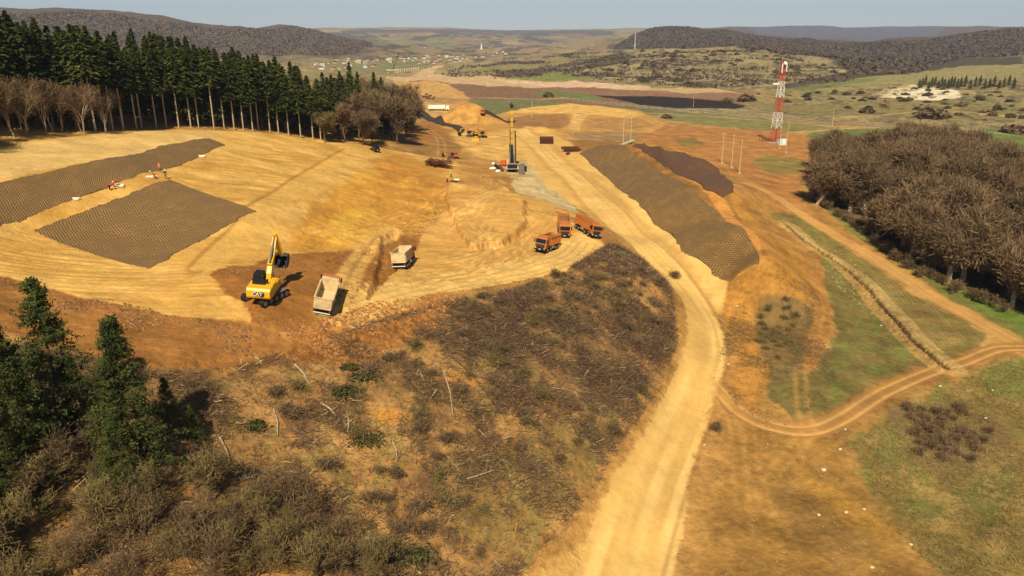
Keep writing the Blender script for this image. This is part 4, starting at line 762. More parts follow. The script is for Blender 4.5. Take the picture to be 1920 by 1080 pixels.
def net(lower, upper, m, label, n=150, mrows=50, rag=.25, lift=.10, bumpy=.06):
    a, b = resample(lower, n), resample(upper, n); f = np.linspace(0, 1, mrows)[:, None, None]; P_ = a[None] * (1 - f) + b[None] * f
    sm = lambda k_: np.stack([np.convolve(rng.normal(size=k_ + 8), np.ones(9) / 3, 'valid') for _ in (0, 1)], -1) * rag
    for e_, k_ in ((P_[0], n), (P_[-1], n)): e_ += sm(k_)
    z = ground(P_[..., 0].ravel(), P_[..., 1].ravel()).reshape(mrows, n) + lift + fbm(P_[..., 0] / 2.5, P_[..., 1] / 2.5, 77, 4, .6) * bumpy; top = np.dstack([P_, z]); org = top[mrows // 2, n // 2].copy()
    low = top.copy(); low[..., 2] -= lift + .15; V = (np.vstack([top.reshape(-1, 3), low.reshape(-1, 3)]) - org); i = np.arange(mrows * n).reshape(mrows, n)
    F = np.stack([i[:-1, :-1], i[:-1, 1:], i[1:, 1:], i[1:, :-1]], -1).reshape(-1, 4)
    ring = np.r_[i[0, :], i[1:, -1], i[-1, -2::-1], i[-2:0:-1, 0]]; r2 = np.roll(ring, -1); N = mrows * n; F = np.vstack([F, np.stack([ring, ring + N, r2 + N, r2], -1)])
    me = pymesh('slope_net', V, F); me.materials.append(m); L = np.r_[0, np.cumsum(np.linalg.norm(np.diff((a + b) / 2, axis=0), axis=1))]; W_ = float(np.linalg.norm(b - a, axis=1).mean())
    U = np.dstack(np.meshgrid(L, np.linspace(0, W_, mrows))).reshape(-1, 2); U = np.vstack([U, U]); ul = me.uv_layers.new(name='net'); ul.data.foreach_set('uv', U[F.ravel()].astype(np.float32).ravel())
    o = bpy.data.objects.new('slope_net', me); C.objects.link(o); o.location = org; return tag(o, label, 'slope net', 'geocell nets on the cut slopes')
NM1 = net_mat('black net over soil', (58, 40, 22), (168, 124, 66), (136, 102, 52), 1.05); NM2 = net_mat('net over grassed soil', (52, 36, 20), (176, 128, 66), (128, 98, 46), 1.9); NM3 = net_mat('net over dark soil', (52, 32, 18), (142, 92, 52), (104, 72, 38), 1.9); NM4 = net_mat('dark far net', (56, 38, 22), (78, 54, 32), (66, 50, 30), 1.2)
net([(278,504),(330,476),(400,438),(478,396)], [(62,432),(150,400),(240,366),(320,338)], NM1, 'square dark net on the lower tier of the left graded slope', 140, 90)
net([(-120,474),(0,418),(100,388),(200,355),(300,321),(360,300),(422,272)], [(-120,372),(0,342),(100,322),(200,298),(300,275),(392,260)], NM1, 'long dark net strip on the upper tier of the left graded slope', 200, 50)
net([(1086,288),(1120,318),(1172,363),(1218,409),(1255,438),(1281,472),(1363,527)], [(1150,271),(1175,278),(1207,298),(1259,335),(1307,368),(1344,398),(1370,420),(1407,450),(1420,470),(1424,496)], NM2, 'largest brown green net on the embankment right of the haul road', 220, 90, .35, .2, .3)
net([(1189,274),(1222,294),(1278,331),(1322,357),(1355,372)], [(1207,268),(1237,276),(1252,285),(1281,288),(1315,298),(1348,316),(1370,342),(1376,360)], NM3, 'smaller dark brown net on the bench above the largest net', 160, 50, .35, .2, .3)
net([(776,208),(866,251)], [(780,196),(872,243)], NM4, 'narrow blackish net strip left of the orange spoil mound', 60, 10, .25, .8)
net([(900,212),(964,231)], [(904,206),(969,226)], NM4, 'dark net patch behind the piling rig, right of the spoil mound', 60, 10)
# ---------------------------------------------------------------- machine paints
PO = mat('orange truck paint', (206, 120, 52), .5, .3, 2, 0, .4); PD = mat('dusty pale steel', (228, 194, 146), .8, .3, 1.5); PY = mat('yellow machine paint', (240, 178, 30), .42, .12, 2, 0, .5)
PB = mat('black steel', (34, 31, 30), .6, .3, 3); PG = mat('dark glass', (20, 24, 28), .08, .1, 1, 0, .9); PT_ = mat('tyre rubber', (38, 35, 33), .85, .3, 4); PR = mat('rim steel', (150, 138, 122), .55, .2, 4); PW_ = mat('white paint', (235, 232, 225), .5, .06, 2)
PLM = mat('lamp glass', (235, 235, 225), .15, .03, 2, 0, .8); PGR = mat('grey steel', (128, 118, 108), .6, .2, 3); PRED = mat('red paint', (190, 50, 34), .5, .15, 3); PRU = mat('rusty steel', (110, 66, 42), .8, .3, 5); PBD = mat('dusty brown steel', (176, 120, 70), .8, .2, 3)
def wheel(par, x, y, r, w_, dual=False):
    mb = MB(); mb.tube((x - w_ / 2, y, r), (x + w_ / 2, y, r), r, r, 18); t = mb.out('wheel', PT_, par)
    s = 1 if x > 0 else -1; MB().tube((x + s * (w_ / 2 - .06), y, r), (x + s * (w_ / 2 + .02), y, r), r * .58, r * .5, 14).tube((x + s * w_ / 2, y, r), (x + s * (w_ / 2 + .09), y, r), r * .22, r * .18, 10).out('rim', PR, t)
def tipper(label, px, py, yaw, bodym, dusty, group='tipper trucks on the working platform'):
    x, y, z = hit(px, py); t = thing('tipper_truck', label, 'tipper truck', (x, y, z), yaw, group)
    MB().box((0, .3, .85), (.95, 7.3, .28)).box((0, -3.2, .8), (2.2, .2, .2)).box((0, 3.9, .7), (2.3, .3, .5)).out('chassis', PB, t)
    for yy in (3.1, 1.45, -1.2, -2.5):
        for s in (-1, 1):
            dual = yy < 0; wheel(t, s * (1.0 if dual else 1.08), yy, .53, .56 if dual else .33)
    cab = MB().prism([(2.35, 1.0), (4.35, 1.0), (4.42, 1.9), (4.22, 2.95), (3.95, 3.08), (2.35, 3.1)], 2.45).box((0, 2.9, 3.14), (1.7, .9, .1)).out('cab', PO, t)
    MB().prism([(4.435, 1.98), (4.46, 1.98), (4.28, 2.82), (4.255, 2.82)], 2.2).out('windscreen', PG, cab)
    for s in (-1, 1):
        MB().box((s * 1.235, 3.55, 2.35), (.03, .95, .72)).out('side_window', PG, cab)
        MB().box((s * 1.46, 4.2, 2.35), (.22, .12, .75)).tube((s * 1.2, 4.2, 2.7), (s * 1.46, 4.2, 2.7), .03).out('mirror', PB, cab)
        MB().box((s * .98, 4.48, .88), (.42, .1, .24)).out('headlight', PLM, t)
        MB().prism([(2.45, 1.0), (2.4, 1.35), (2.75, 1.5), (3.45, 1.5), (3.75, 1.2), (3.7, 1.0), (3.6, 1.15), (3.35, 1.32), (2.8, 1.32), (2.6, 1.1)], .3, off=s * 1.13).out('mudguard', PB, t)
        MB().box((s * 1.05, -3.62, .95), (.3, .05, .14)).out('tail_light', PRED, t)
    MB().box((0, 4.43, 1.42), (1.9, .08, .62)).out('grille', mat('grille', (70, 52, 40), .6, .3, 8), cab)
    MB().box((0, 4.42, .72), (2.45, .22, .5)).out('bumper', PB, t); MB().box((0, 4.56, .74), (.52, .02, .12)).out('number_plate', PW_, t)
    MB().tube((1.15, -.25, .85), (1.15, .55, .85), .32, .32, 12).box((-1.1, .2, .85), (.42, 1.0, .55)).out('fuel_tank', PR, t)
    # the tipping body: an open steel tub
    bz, bt, w_, y0, y1 = 1.25, 2.95, 1.24, -3.75, 2.0; mb = MB()
    mb.box((0, (y0 + y1) / 2, bz + .05), (2 * w_ - .2, y1 - y0, .1))
    for s in (-1, 1):
        mb.box((s * (w_ - .05), (y0 + y1) / 2, (bz + bt) / 2), (.09, y1 - y0, bt - bz)); mb.box((s * (w_ + .02), (y0 + y1) / 2, bt + .03), (.2, y1 - y0 + .1, .14))
        for k in range(8): mb.box((s * (w_ + .03), y0 + .4 + k * .72, (bz + bt) / 2 - .05), (.09, .12, bt - bz - .1))
    mb.box((0, y1, (bz + bt) / 2 + .12), (2 * w_, .09, bt - bz + .24)); mb.box((0, y1 + .35, bt + .28), (2 * w_ - .1, .8, .07)); tub = mb.out('tipping_body', bodym, t)
    MB().box((0, y0 - .05, (bz + bt) / 2 - .05), (2 * w_ - .12, .1, bt - bz - .12)).box((0, y0 - .11, (bz + bt) / 2 - .05), (1.9, .05, .9)).tube((-w_ - .05, y0 - .05, bt + .02), (w_ + .05, y0 - .05, bt + .02), .07).out('tailgate', bodym, tub)
    if dusty: MB().box((0, (y0 + y1) / 2, bz + .16), (2 * w_ - .3, y1 - y0 - .2, .12)).out('dust_layer', mat('dust', (226, 196, 146), .95, .12, 2), tub)
    else:
        mb = MB(); g_ = 9
        V = [((i / (g_ - 1) - .5) * 2.2, y0 + .15 + (y1 - y0 - .3) * j / (g_ - 1), bt - .55 + .5 * sin(pi * i / (g_ - 1)) * sin(pi * j / (g_ - 1)) + rng.uniform(-.06, .06)) for j in range(g_) for i in range(g_)]
        mb.add(V, [(j * g_ + i, j * g_ + i + 1, (j + 1) * g_ + i + 1, (j + 1) * g_ + i) for j in range(g_ - 1) for i in range(g_ - 1)]); mb.box((0, (y0 + y1) / 2, bt - .9), (2.2, y1 - y0 - .3, .6))
        mb.out('soil_load', mat('load soil', (150, 104, 66), .95, .25, 3, bump=.5), tub)
    MB().box((0, -3.7, .62), (2.35, .08, .13)).out('underrun_bar', PW_, t)
    nrm_tilt(t, x, y, yaw); return t
def nrm_tilt(t, x, y, yaw):                                  # stand the machine on the slope of the ground
    e = 2.2; f = Vector((-sin(yaw), cos(yaw))); r = Vector((cos(yaw), sin(yaw)))
    pf = math.atan2(gz(x + f.x * e, y + f.y * e) - gz(x - f.x * e, y - f.y * e), 2 * e); pr = math.atan2(gz(x + r.x * 1.2, y + r.y * 1.2) - gz(x - r.x * 1.2, y - r.y * 1.2), 2.4)
    t.rotation_euler = (pf, -pr, yaw); t.location.z = (gz(x + f.x * 3, y + f.y * 3) + gz(x - f.x * 3, y - f.y * 3) + 2 * gz(x, y)) / 4 + .03
tipper('empty pale dusty tipper nearest the excavator, seen from behind', 609, 572, R(6), PD, True)
tipper('empty beige tipper driving away up the ramp, second from the left', 757, 499, R(-4), PD, True)
tipper('orange tipper facing the camera, front left one of the trio of loaded trucks', 1027, 468, R(180 - 26), PO, False)
tipper('orange tipper facing straight out, rearmost in the middle of the trio', 1056, 434, R(180), PO, False)
tipper('orange tipper facing right, rightmost of the trio on the platform rim', 1097, 436, R(180 + 26), PO, False)
# ---------------------------------------------------------------- excavators
def track(par, x, L, h, w_, m=PB):
    n_ = 10; pr = [(-L / 2 + h / 2 + h / 2 * cos(a), h / 2 + h / 2 * sin(a)) for a in np.linspace(pi / 2, 3 * pi / 2, n_)] + [(L / 2 - h / 2 + h / 2 * cos(a), h / 2 + h / 2 * sin(a)) for a in np.linspace(-pi / 2, pi / 2, n_)]
    t = MB().prism(pr, w_, off=x).out('track', m, par); g = MB()
    for k in range(22):
        yy = -L / 2 + h / 2 + (L - h) * k / 21; g.box((x, yy, h + .025), (w_ + .02, .12, .05)); g.box((x, yy, -.005), (w_ + .02, .12, .05))
    g.out('track_shoes', PGR, t); g = MB()
    for k in range(5): g.tube((x - w_ / 2 - .03, -L / 2 + .5 + k * (L - 1) / 4, h * .45), (x + w_ / 2 + .03, -L / 2 + .5 + k * (L - 1) / 4, h * .45), h * .3, h * .3, 10)
    g.out('rollers', PGR, t); return t
def cyl(name, a, b, r, par):
    a, b = Vector(a), Vector(b); mid = a.lerp(b, .58); return MB().tube(a, mid, r, r, 8).tube(mid, b, r * .55, r * .55, 8).out(name, PGR, par)
def excavator(label, px, py, tyaw, uyaw, paint, sc=1.0, lettering=None, pose=((0, 1.2, 1.9), (0, 4.4, 5.6), (0, 6.3, 9.0), (0.2, 8.0, 5.2)), name='excavator'):
    x, y, z = hit(px, py); t = thing(name, label, 'excavator', (x, y, z), tyaw); t.scale = (sc,) * 3
    for s in (-1, 1): track(t, s * 1.38, 5.0, 1.05, .62)
    MB().box((0, 0, .72), (2.3, 2.6, .5)).tube((0, 0, .9), (0, 0, 1.28), .75, .7, 18).out('undercarriage', PB, t)
    h = MB().box((0, -.35, 1.48), (2.9, 4.6, .32)).box((.92, .3, 1.95), (.95, 2.4, .7)).prism([(-2.1, 1.62), (-2.1, 2.62), (-.6, 2.7), (-.2, 2.3), (-.2, 1.62)], 2.85).out('house', paint, t); h.rotation_euler = (0, 0, uyaw - tyaw)
    cw = MB().prism([(-3.05, 1.35), (-3.2, 1.6), (-3.2, 2.35), (-2.95, 2.62), (-2.1, 2.62), (-2.1, 1.3)], 2.75).box((-1.28, -2.6, 2.0), (.3, .9, 1.15), ty=.8).box((1.28, -2.6, 2.0), (.3, .9, 1.15), ty=.8).out('counterweight', paint, h)
    if lettering:
        bk = MB().tube((.42, -3.205, 1.95), (.42, -3.235, 1.95), .34, .34, 20).box((-.1, -3.215, 1.95), (1.1, .02, .5)).out('badge', mat('badge black', (60, 44, 24), .5, .05), cw)
        fc_ = bpy.data.curves.new('lettering', 'FONT'); fc_.body = lettering; fc_.size = .62; fc_.align_x = 'CENTER'; fc_.align_y = 'CENTER'; fc_.extrude = .012; fc_.offset = .012
        fo = bpy.data.objects.new('lettering', fc_); C.objects.link(fo); bpy.context.view_layer.update()
        me = bpy.data.meshes.new_from_object(fo); bpy.data.objects.remove(fo); me.materials.clear(); me.materials.append(PW_); lo = part('lettering', me, cw); lo.location = (-.08, -3.25, 1.95); lo.rotation_euler = (pi / 2, 0, 0)
    cab = MB().prism([(-.1, 1.64), (-.1, 3.1), (.35, 3.22), (1.45, 3.18), (1.95, 2.5), (1.95, 1.64)], 1.0, off=-.95).out('cab', PB, h); MB().prism([(1.5, 3.08), (1.98, 2.45), (1.96, 2.43), (1.46, 3.08)], .86, off=-.95).box((-1.46, .75, 2.6), (.03, 1.2, .8)).box((-.44, .75, 2.6), (.03, 1.2, .8)).out('cab_glass', PG, cab)
    MB().box((-.3, -1.35, 2.82), (1.5, 1.0, .34)).tube((.7, -1.5, 2.7), (.7, -1.5, 3.3), .08).box((-1.0, -.7, 2.78), (.7, .5, .2)).out('engine_cover', PB, h)
    MB().tube((1.4, -1.8, 2.65), (1.4, 1.4, 2.65), .03).tube((1.4, -1.8, 2.1), (1.4, -1.8, 2.65), .03).tube((1.4, 1.4, 2.1), (1.4, 1.4, 2.65), .03).out('handrail', PB, h)
    A_, B_, C_, D_ = map(Vector, pose); bm_ = MB()
    def beam(mb, a, b, w_, h0, h1):
        d = (b - a); L = d.length; q = d.to_track_quat('Y', 'Z'); V = []
        for yy, hh in ((0, h0), (L * .5, h1), (L, h0 * .7)):
            for sx_, sz in ((-1, -1), (1, -1), (1, 1), (-1, 1)): V.append(a + q @ Vector((sx_ * w_ / 2, yy, sz * hh / 2)))
        F = [(3, 2, 1, 0), (8, 9, 10, 11)] + [(k * 4 + i, k * 4 + (i + 1) % 4, k * 4 + 4 + (i + 1) % 4, k * 4 + 4 + i) for k in range(2) for i in range(4)]; mb.add(V, F)
    mid = A_.lerp(B_, .5) + Vector((0, -.35, .45)); beam(bm_, A_, mid, .58, .55, .75); beam(bm_, mid, B_, .56, .7, .75); e2 = B_.lerp(C_, 1.0); beam(bm_, B_, e2, .5, .6, .5); boom = bm_.out('boom', paint, h)
    for s in (-1, 1): cyl('boom_cylinder', A_ + Vector((s * .42, .7, -.3)), mid + Vector((s * .42, .1, -.1)), .12, boom)
    cyl('stick_cylinder', mid + Vector((0, -.2, .55)), C_ + Vector((0, -.3, .15)), .12, boom)
    sm = MB(); beam(sm, C_ + Vector((0, -.3, .3)), D_, .42, .5, .62); stick = sm.out('stick', paint, boom); 
    d = (D_ - C_).normalized(); k_ = D_ + Vector((0, .1, 0)); bk = MB()
    pr = [(-.1, .3), (.55, .15), (.8, -.5), (.55, -1.15), (-.1, -1.45), (-.75, -1.3), (-.62, -1.1), (-.1, -1.2), (.35, -.95), (.55, -.45), (.35, 0), (-.25, .05)]
    bk.prism([(k_.y + a * 1.05, k_.z + b * 1.05) for a, b in pr], 1.6, off=k_.x)
    for s in (-1, 1): bk.prism([(k_.y + a * 1.05, k_.z + b * 1.05) for a, b in pr[:6]], .06, off=k_.x + s * .8)
    for j in range(5): bk.box((k_.x - .7 + j * .35, k_.y - .95, k_.z - 1.33), (.1, .4, .1), rx=.2)
    bk.out('bucket', PB, stick); cyl('bucket_cylinder', C_ + Vector((0, .35, -.2)), D_ + Vector((0, .35, .7)), .1, stick)
    nrm_tilt(t, x, y, tyaw); return t
excavator('large yellow excavator seen from behind, boom raised over the dug brown soil', 498, 561, R(-22), R(2), PY, 1.14, 'CAT', ((.1, 1.2, 1.9), (.05, 3.2, 4.5), (-.1, 5.0, 6.6), (.55, 5.6, 3.7)))
excavator('small orange red excavator beside the fan of steel cages', 850, 297, R(60), R(95), mat('orange red paint', (204, 90, 48), .5, .15), .64, None, ((0, 1.2, 1.9), (0, 3.6, 3.8), (0, 5.4, 3.9), (0, 6.0, 2.0)))
excavator('yellow excavator in the group of machines under the spoil mound', 903, 258, R(40), R(150), PY, .95, None, ((0, 1.2, 1.9), (0, 3.6, 4.6), (0, 5.4, 5.2), (0, 6.2, 2.4)))
excavator('dark yellow excavator reaching left beside the far machines', 884, 257, R(80), R(70), mat('faded yellow paint', (190, 140, 50), .6, .2), .95, None, ((0, 1.2, 1.9), (0, 3.9, 4.2), (0, 6.0, 3.6), (0, 6.6, 1.6)))
# bulldozer in the same group
x, y, z = hit(893, 263); t = thing('bulldozer', 'yellow bulldozer with broad pale blade in front of the far machines', 'bulldozer', (x, y, z), R(175))
for s in (-1, 1): track(t, s * 1.15, 3.6, 1.0, .6)
bd = MB().box((0, .3, 1.35), (1.5, 3.2, .9)).box((0, 1.3, 1.7), (1.2, 1.4, .5)).out('body', PY, t); cb = MB().box((0, -.5, 2.35), (1.6, 1.5, 1.2), tx=.9, ty=.9).out('cab', PB, t); MB().box((0, -.5, 3.02), (1.7, 1.7, .1)).out('roof', PY, cb)
MB().prism([(2.5, .1), (2.35, .6), (2.4, 1.2), (2.65, 1.5), (2.8, 1.5), (2.58, .9), (2.7, .1)], 3.4).out('blade', PY, t); MB().box((1.5, 1.2, .6), (.18, 2.7, .25)).box((-1.5, 1.2, .6), (.18, 2.7, .25)).out('push_arms', PY, t); MB().tube((.4, 1.3, 1.9), (.4, 1.3, 2.7), .07).out('exhaust', PB, bd)
# ---------------------------------------------------------------- the piling rig
x, y, z = hit(960, 321); RX, RY, RZ = x, y, z
t = thing('piling_rig', 'tall yellow and black piling rig with upright mast on the grey gravel', 'piling rig', (x, y, z), R(2))
for s in (-1, 1): track(t, s * 1.75, 5.4, 1.15, .8, PGR)
MB().box((0, 0, .75), (3.0, 3.4, .6)).tube((0, 0, .9), (0, 0, 1.4), .9, .9, 16).out('undercarriage', PB, t)
up = MB().box((0, -.6, 1.75), (3.3, 6.2, .5)).box((0, -2.5, 2.5), (3.2, 2.2, 1.1), ty=.9).out('house', mat('dusty orange paint', (214, 140, 74), .6, .2), t)
MB().prism([(-3.9, 1.3), (-3.9, 2.8), (-3.4, 3.0), (-3.1, 3.0), (-3.1, 1.3)], 3.3).out('counterweight', PB, up)
cb = MB().prism([(.4, 2.0), (.4, 3.8), (2.0, 3.8), (2.5, 2.9), (2.5, 2.0)], 1.2, off=-1.3).out('cab', PD, up); MB().prism([(2.06, 3.7), (2.55, 2.85), (2.52, 2.83), (2.02, 3.7)], 1.0, off=-1.3).box((-1.92, 1.3, 3.1), (.03, 1.4, .9)).out('cab_glass', PG, cb)
MB().box((0, 2.6, 5.0), (1.0, .95, 7.6)).box((-.7, 2.2, 6.0), (.35, .5, 6.0)).box((.1, 1.9, 3.4), (1.5, .6, 2.2)).out('mast_foot', PB, up)
mast = MB().box((0, 2.6, 13.8), (.85, .8, 11)).box((0, 2.6, 20.2), (.7, .7, 2.6)).out('mast', mat('faded mast yellow', (212, 164, 52), .55, .25, .4), up)
MB().box((0, 2.4, 21.9), (1.3, 1.8, .55)).tube((-.35, 1.6, 22.2), (.35, 1.6, 22.2), .55, .55, 14).tube((-.35, 3.2, 22.2), (.35, 3.2, 22.2), .55, .55, 14).box((0, 2.4, 22.9), (.2, .2, .9)).box((-.6, 2.4, 22.6), (.5, .3, .3)).out('mast_head', PB, mast)
mb = MB()
for k in range(9): mb.box((0, 2.6, 3.4 + k * 1.9), (1.0, .95, .12))
mb.box((-.55, 2.6, 8), (.28, .5, 12.5)).out('mast_rails', PB, mast)
MB().tube((0, 3.5, 1.0), (0, 3.5, 19.5), .2, .2, 10).out('kelly_bar', PGR, up); MB().box((0, 3.3, 4.6), (1.4, 1.3, 1.5)).tube((0, 3.5, 3.0), (0, 3.5, 4.0), .5, .5, 14).out('rotary_drive', PB, mast)
MB().tube((1.35, 2.2, 1.5), (1.2, 2.4, 13.6), .28, .24, 8).box((.7, 2.5, 13.4), (1.2, .25, .25)).box((1.25, 2.35, 9.5), (.5, .5, 2.2)).out('auxiliary_leader', mat('oily brown steel', (92, 68, 44), .6, .3, 2), up)
for s in (-1, 1): cyl('mast_brace', (s * .9, -1.4, 2.6), (s * .45, 2.3, 8.5), .2, up)
MB().tube((0, 3.5, .05), (0, 3.5, 2.2), .62, .62, 14).box((0, 3.5, 1.2), (1.5, .1, .12)).out('auger', PRU, up)
MB().tube((-1.1, -.9, 2.5), (.9, -.9, 2.5), .5, .5, 12).box((.9, .6, 2.5), (1.2, 1.5, .9)).out('winch', PB, up)
MB().box((-1.95, -3.4, 1.7), (.3, .3, .8)).box((1.95, -3.4, 1.7), (.3, .3, .8)).box((0, -3.98, 1.45), (3.4, .1, .1)).out('outrigger_beam', PW_, up)
for k, (px, py, r, h, lean, m_, lab) in enumerate([(980,327,.62,3.6,0,PGR,'upright grey steel casing, tallest of those right of the piling rig'),(976,327,.55,3.3,0,PGR,'upright grey steel casing touching the rig tracks on their right'),(985,322,.5,2.0,0,PB,'short dark casing right of the tallest grey one'),(944,322,.5,2.6,.7,PRU,'rusty casing leaning left of the piling rig'),(938,318,.55,2.4,1.0,PB,'dark auger section leaning at the far left of the rig')]):
    x, y, z = hit(px, py); dx = Vector((sin(lean) * h * (-1), 0, cos(lean) * h)); mb = MB().tube((0, 0, 0), dx, r, r, 16, False).tube((0, 0, 0), dx, r * .88, r * .88, 16, False)
    for j in (.02, .5, .97): mb.tube(dx * (j - .02), dx * (j + .02), r * 1.07, r * 1.07, 16)
    o = mb.out('steel_casing', m_); o.location = (x, y, z + (r * .6 if lean else 0)); tag(o, lab, 'steel casing', 'steel casings around the piling rig')
x, y, z = hit(947, 311); o = thing('power_unit', 'orange power unit on skids left behind the piling rig', 'power unit', (x, y, z), R(10)); MB().box((0, 0, 1.3), (3.0, 1.5, 1.5)).out('housing', mat('signal orange', (226, 96, 38), .5, .15), o); MB().box((0, .6, .35), (3.2, .2, .3)).box((0, -.6, .35), (3.2, .2, .3)).box((-1.1, 0, .7), (.3, 1.3, .6)).out('skid', PB, o); MB().box((.6, -.77, 1.4), (1.2, .03, .8)).out('louvre', PB, o)
for px, py, lab in [(925,308,'white bag of material lying left of the rig, upper one'),(924,317,'white bag of material lying left of the rig, lower one'),(934,322,'small pale bag by the left track of the rig')]:
    x, y, z = hit(px, py); bm = bmesh.new(); bmesh.ops.create_icosphere(bm, subdivisions=3, radius=.8)
    for v in bm.verts: v.co = Vector((v.co.x * 1.5, v.co.y * .8, max(v.co.z, -.3) * .7)) * (1 + .12 * sin(v.co.x * 6) * cos(v.co.y * 8 + px))
    me = bpy.data.meshes.new('bag'); bm.to_mesh(me); bm.free(); me.materials.append(PW_); o = bpy.data.objects.new('material_bag', me); C.objects.link(o); o.location = (x, y, z + .2); o.rotation_euler = (0, 0, px); tag(o, lab, 'bag')
# ---------------------------------------------------------------- reinforcement cages
cg = MB()
for k in range(14): a = 2 * pi * k / 14; cg.tube((-5, .5 * cos(a), .52 + .5 * sin(a)), (5, .5 * cos(a), .52 + .5 * sin(a)), .045, .045, 4)
for j in range(15):
    for k in range(14): a, b = 2 * pi * k / 14, 2 * pi * (k + 1) / 14; cg.tube((-5 + j * .71, .52 * cos(a), .52 + .52 * sin(a)), (-5 + j * .71, .52 * cos(b), .52 + .52 * sin(b)), .035, .035, 3, False)
co = cg.out('reinforcement_cage', PRU); first = True
def cage(x, y, z, rz, sc, label, group):
    global first
    if first: o = co; first = False
    else: o = dup(co)
    o.location = (x, y, z); o.rotation_euler = (0, 0, rz); o.scale = sc; return tag(o, label, 'rebar cage', group)
x0, y0, z0 = hit(821, 312)
for k in range(14):
    a = R(84 + (k % 7) * 7 + rng.uniform(-6, 6)); ox = (k % 7 - 3) * 1.0; cage(x0 + ox, y0 + rng.uniform(-1.5, 1.5), gz(x0 + ox, y0) + 1.0 * (k // 7) + rng.uniform(0, .3), a, (.62, 1, 1), 'rusty cage in the fanned heap left of the piling rig', 'cages of the fanned heap')
for px, py, nw, nh, lab, gr, rz in [(1025, 270, 3, 3, 'rusty cage in the neat block stack beside the haul road', 'cages of the neat stack', 0), (1071, 285, 3, 2, 'rusty cage in the loose stack at the tip of the largest net', 'cages of the loose stack', R(5))]:
    x0, y0, z0 = hit(px, py); w0 = gz(x0, y0)
    for i in range(nw):
        for j in range(nh): cage(x0 + (rng.uniform(-1.5, 1.5) if nh == 2 else rng.uniform(-.1, .1)), y0 + i * 1.1, w0 + j * 1.05, rz + (rng.uniform(-.1, .1) if nh == 2 else 0), (.62 if nh == 3 else .66, 1, 1), lab, gr)
x, y, z = hit(1065, 290); cage(x, y, gz(x, y), R(70), (.3, 1, 1), 'short rusty cage standing alone in front of the loose stack', None)
x, y, z = hit(842, 303); cage(x, y, gz(x, y), R(100), (.4, 1, 1), 'short dark cage lying beside the small orange excavator', None)
# ---------------------------------------------------------------- black car, trailer truck, far loader
x, y, z = hit(703, 284); t = thing('parked_car', 'black off-road car parked at the top of the earth ramp', 'car', (x, y, z), R(35)); b = MB().prism([(-2.2, .45), (-2.25, 1.0), (-2.1, 1.1), (.9, 1.12), (2.1, .98), (2.25, .75), (2.2, .4)], 1.85).prism([(-2.1, 1.1), (-1.9, 1.7), (.1, 1.75), (.9, 1.12)], 1.6).out('body', mat('black car paint', (22, 22, 24), .25, .1, 1, 0, .6), t)
MB().box((0, -2.03, 1.4), (1.35, .06, .42), rx=-.3).out('rear_window', PG, b); MB().box((.81, -.8, 1.42), (.03, 2.0, .38)).box((-.81, -.8, 1.42), (.03, 2.0, .38)).out('side_window', PG, b); MB().box((0, -2.26, .7), (.5, .03, .14)).out('number_plate', PW_, b)
for sx_ in (-1, 1):
    for yy in (-1.35, 1.4): wheel(t, sx_ * .82, yy, .37, .26)
x, y, z = hit(822, 207); t = thing('lorry', 'white lorry with long trailer parked left of the spoil mound', 'lorry', (x, y, z), R(-86)); t.scale = (1.15,) * 3
MB().box((0, -1, 2.3), (2.5, 11, 2.4)).out('trailer_box', PW_, t); MB().box((0, 6, 1.9), (2.4, 2.2, 2.6), ty=.9).out('cab', PW_, t); MB().box((0, 0, .9), (1.2, 13, .3)).out('chassis', PB, t)
for sx_ in (-1, 1):
    for yy in (-5, -3.7, 3.4, 6): wheel(t, sx_ * 1.05, yy, .5, .4)
x, y, z = hit(905, 214); t = thing('dumper', 'small tipper crossing the flank of the spoil mound', 'dumper', (x, y, z), R(180))
MB().box((0, -1, 2.1), (2.5, 5.4, 1.6), ty=.95).out('tipping_body', PBD, t); MB().box((0, 3, 2.0), (2.4, 1.8, 2.1)).out('cab', PO, t); MB().box((0, 0, .9), (1.2, 7.6, .3)).out('chassis', PB, t); MB().box((0, 3.92, 2.3), (2.1, .04, .7)).out('windscreen', PG, t)
for sx_ in (-1, 1):
    for yy in (-2.6, -1.2, 2.8): wheel(t, sx_ * 1.05, yy, .52, .4)
for px, py, rz, lab in [(800,183,R(60),'dark loader working on the distant yellow ground, left one'),(808,186,R(75),'dark loader working on the distant yellow ground, right one')]:
    x, y, z = hit(px, py); t = thing('wheel_loader', lab, 'wheel loader', (x, y, z), rz); MB().box((0, -1.5, 1.9), (2.4, 3.6, 1.3)).box((0, 1.3, 1.4), (1.6, 2.0, .8)).out('body', PBD, t); MB().box((0, .2, 3.0), (1.7, 1.6, 1.3), tx=.9).out('cab', PG, t); MB().prism([(3.2, .2), (3.0, 1.4), (3.3, 1.6), (4.2, .3)], 3.0).out('bucket', PB, t); MB().box((0, 2.6, 1.3), (.9, 1.8, .3)).out('lift_arms', PBD, t)
    for sx_ in (-1, 1):
        for yy in (-1.9, 1.7): wheel(t, sx_ * 1.15, yy, .8, .6)
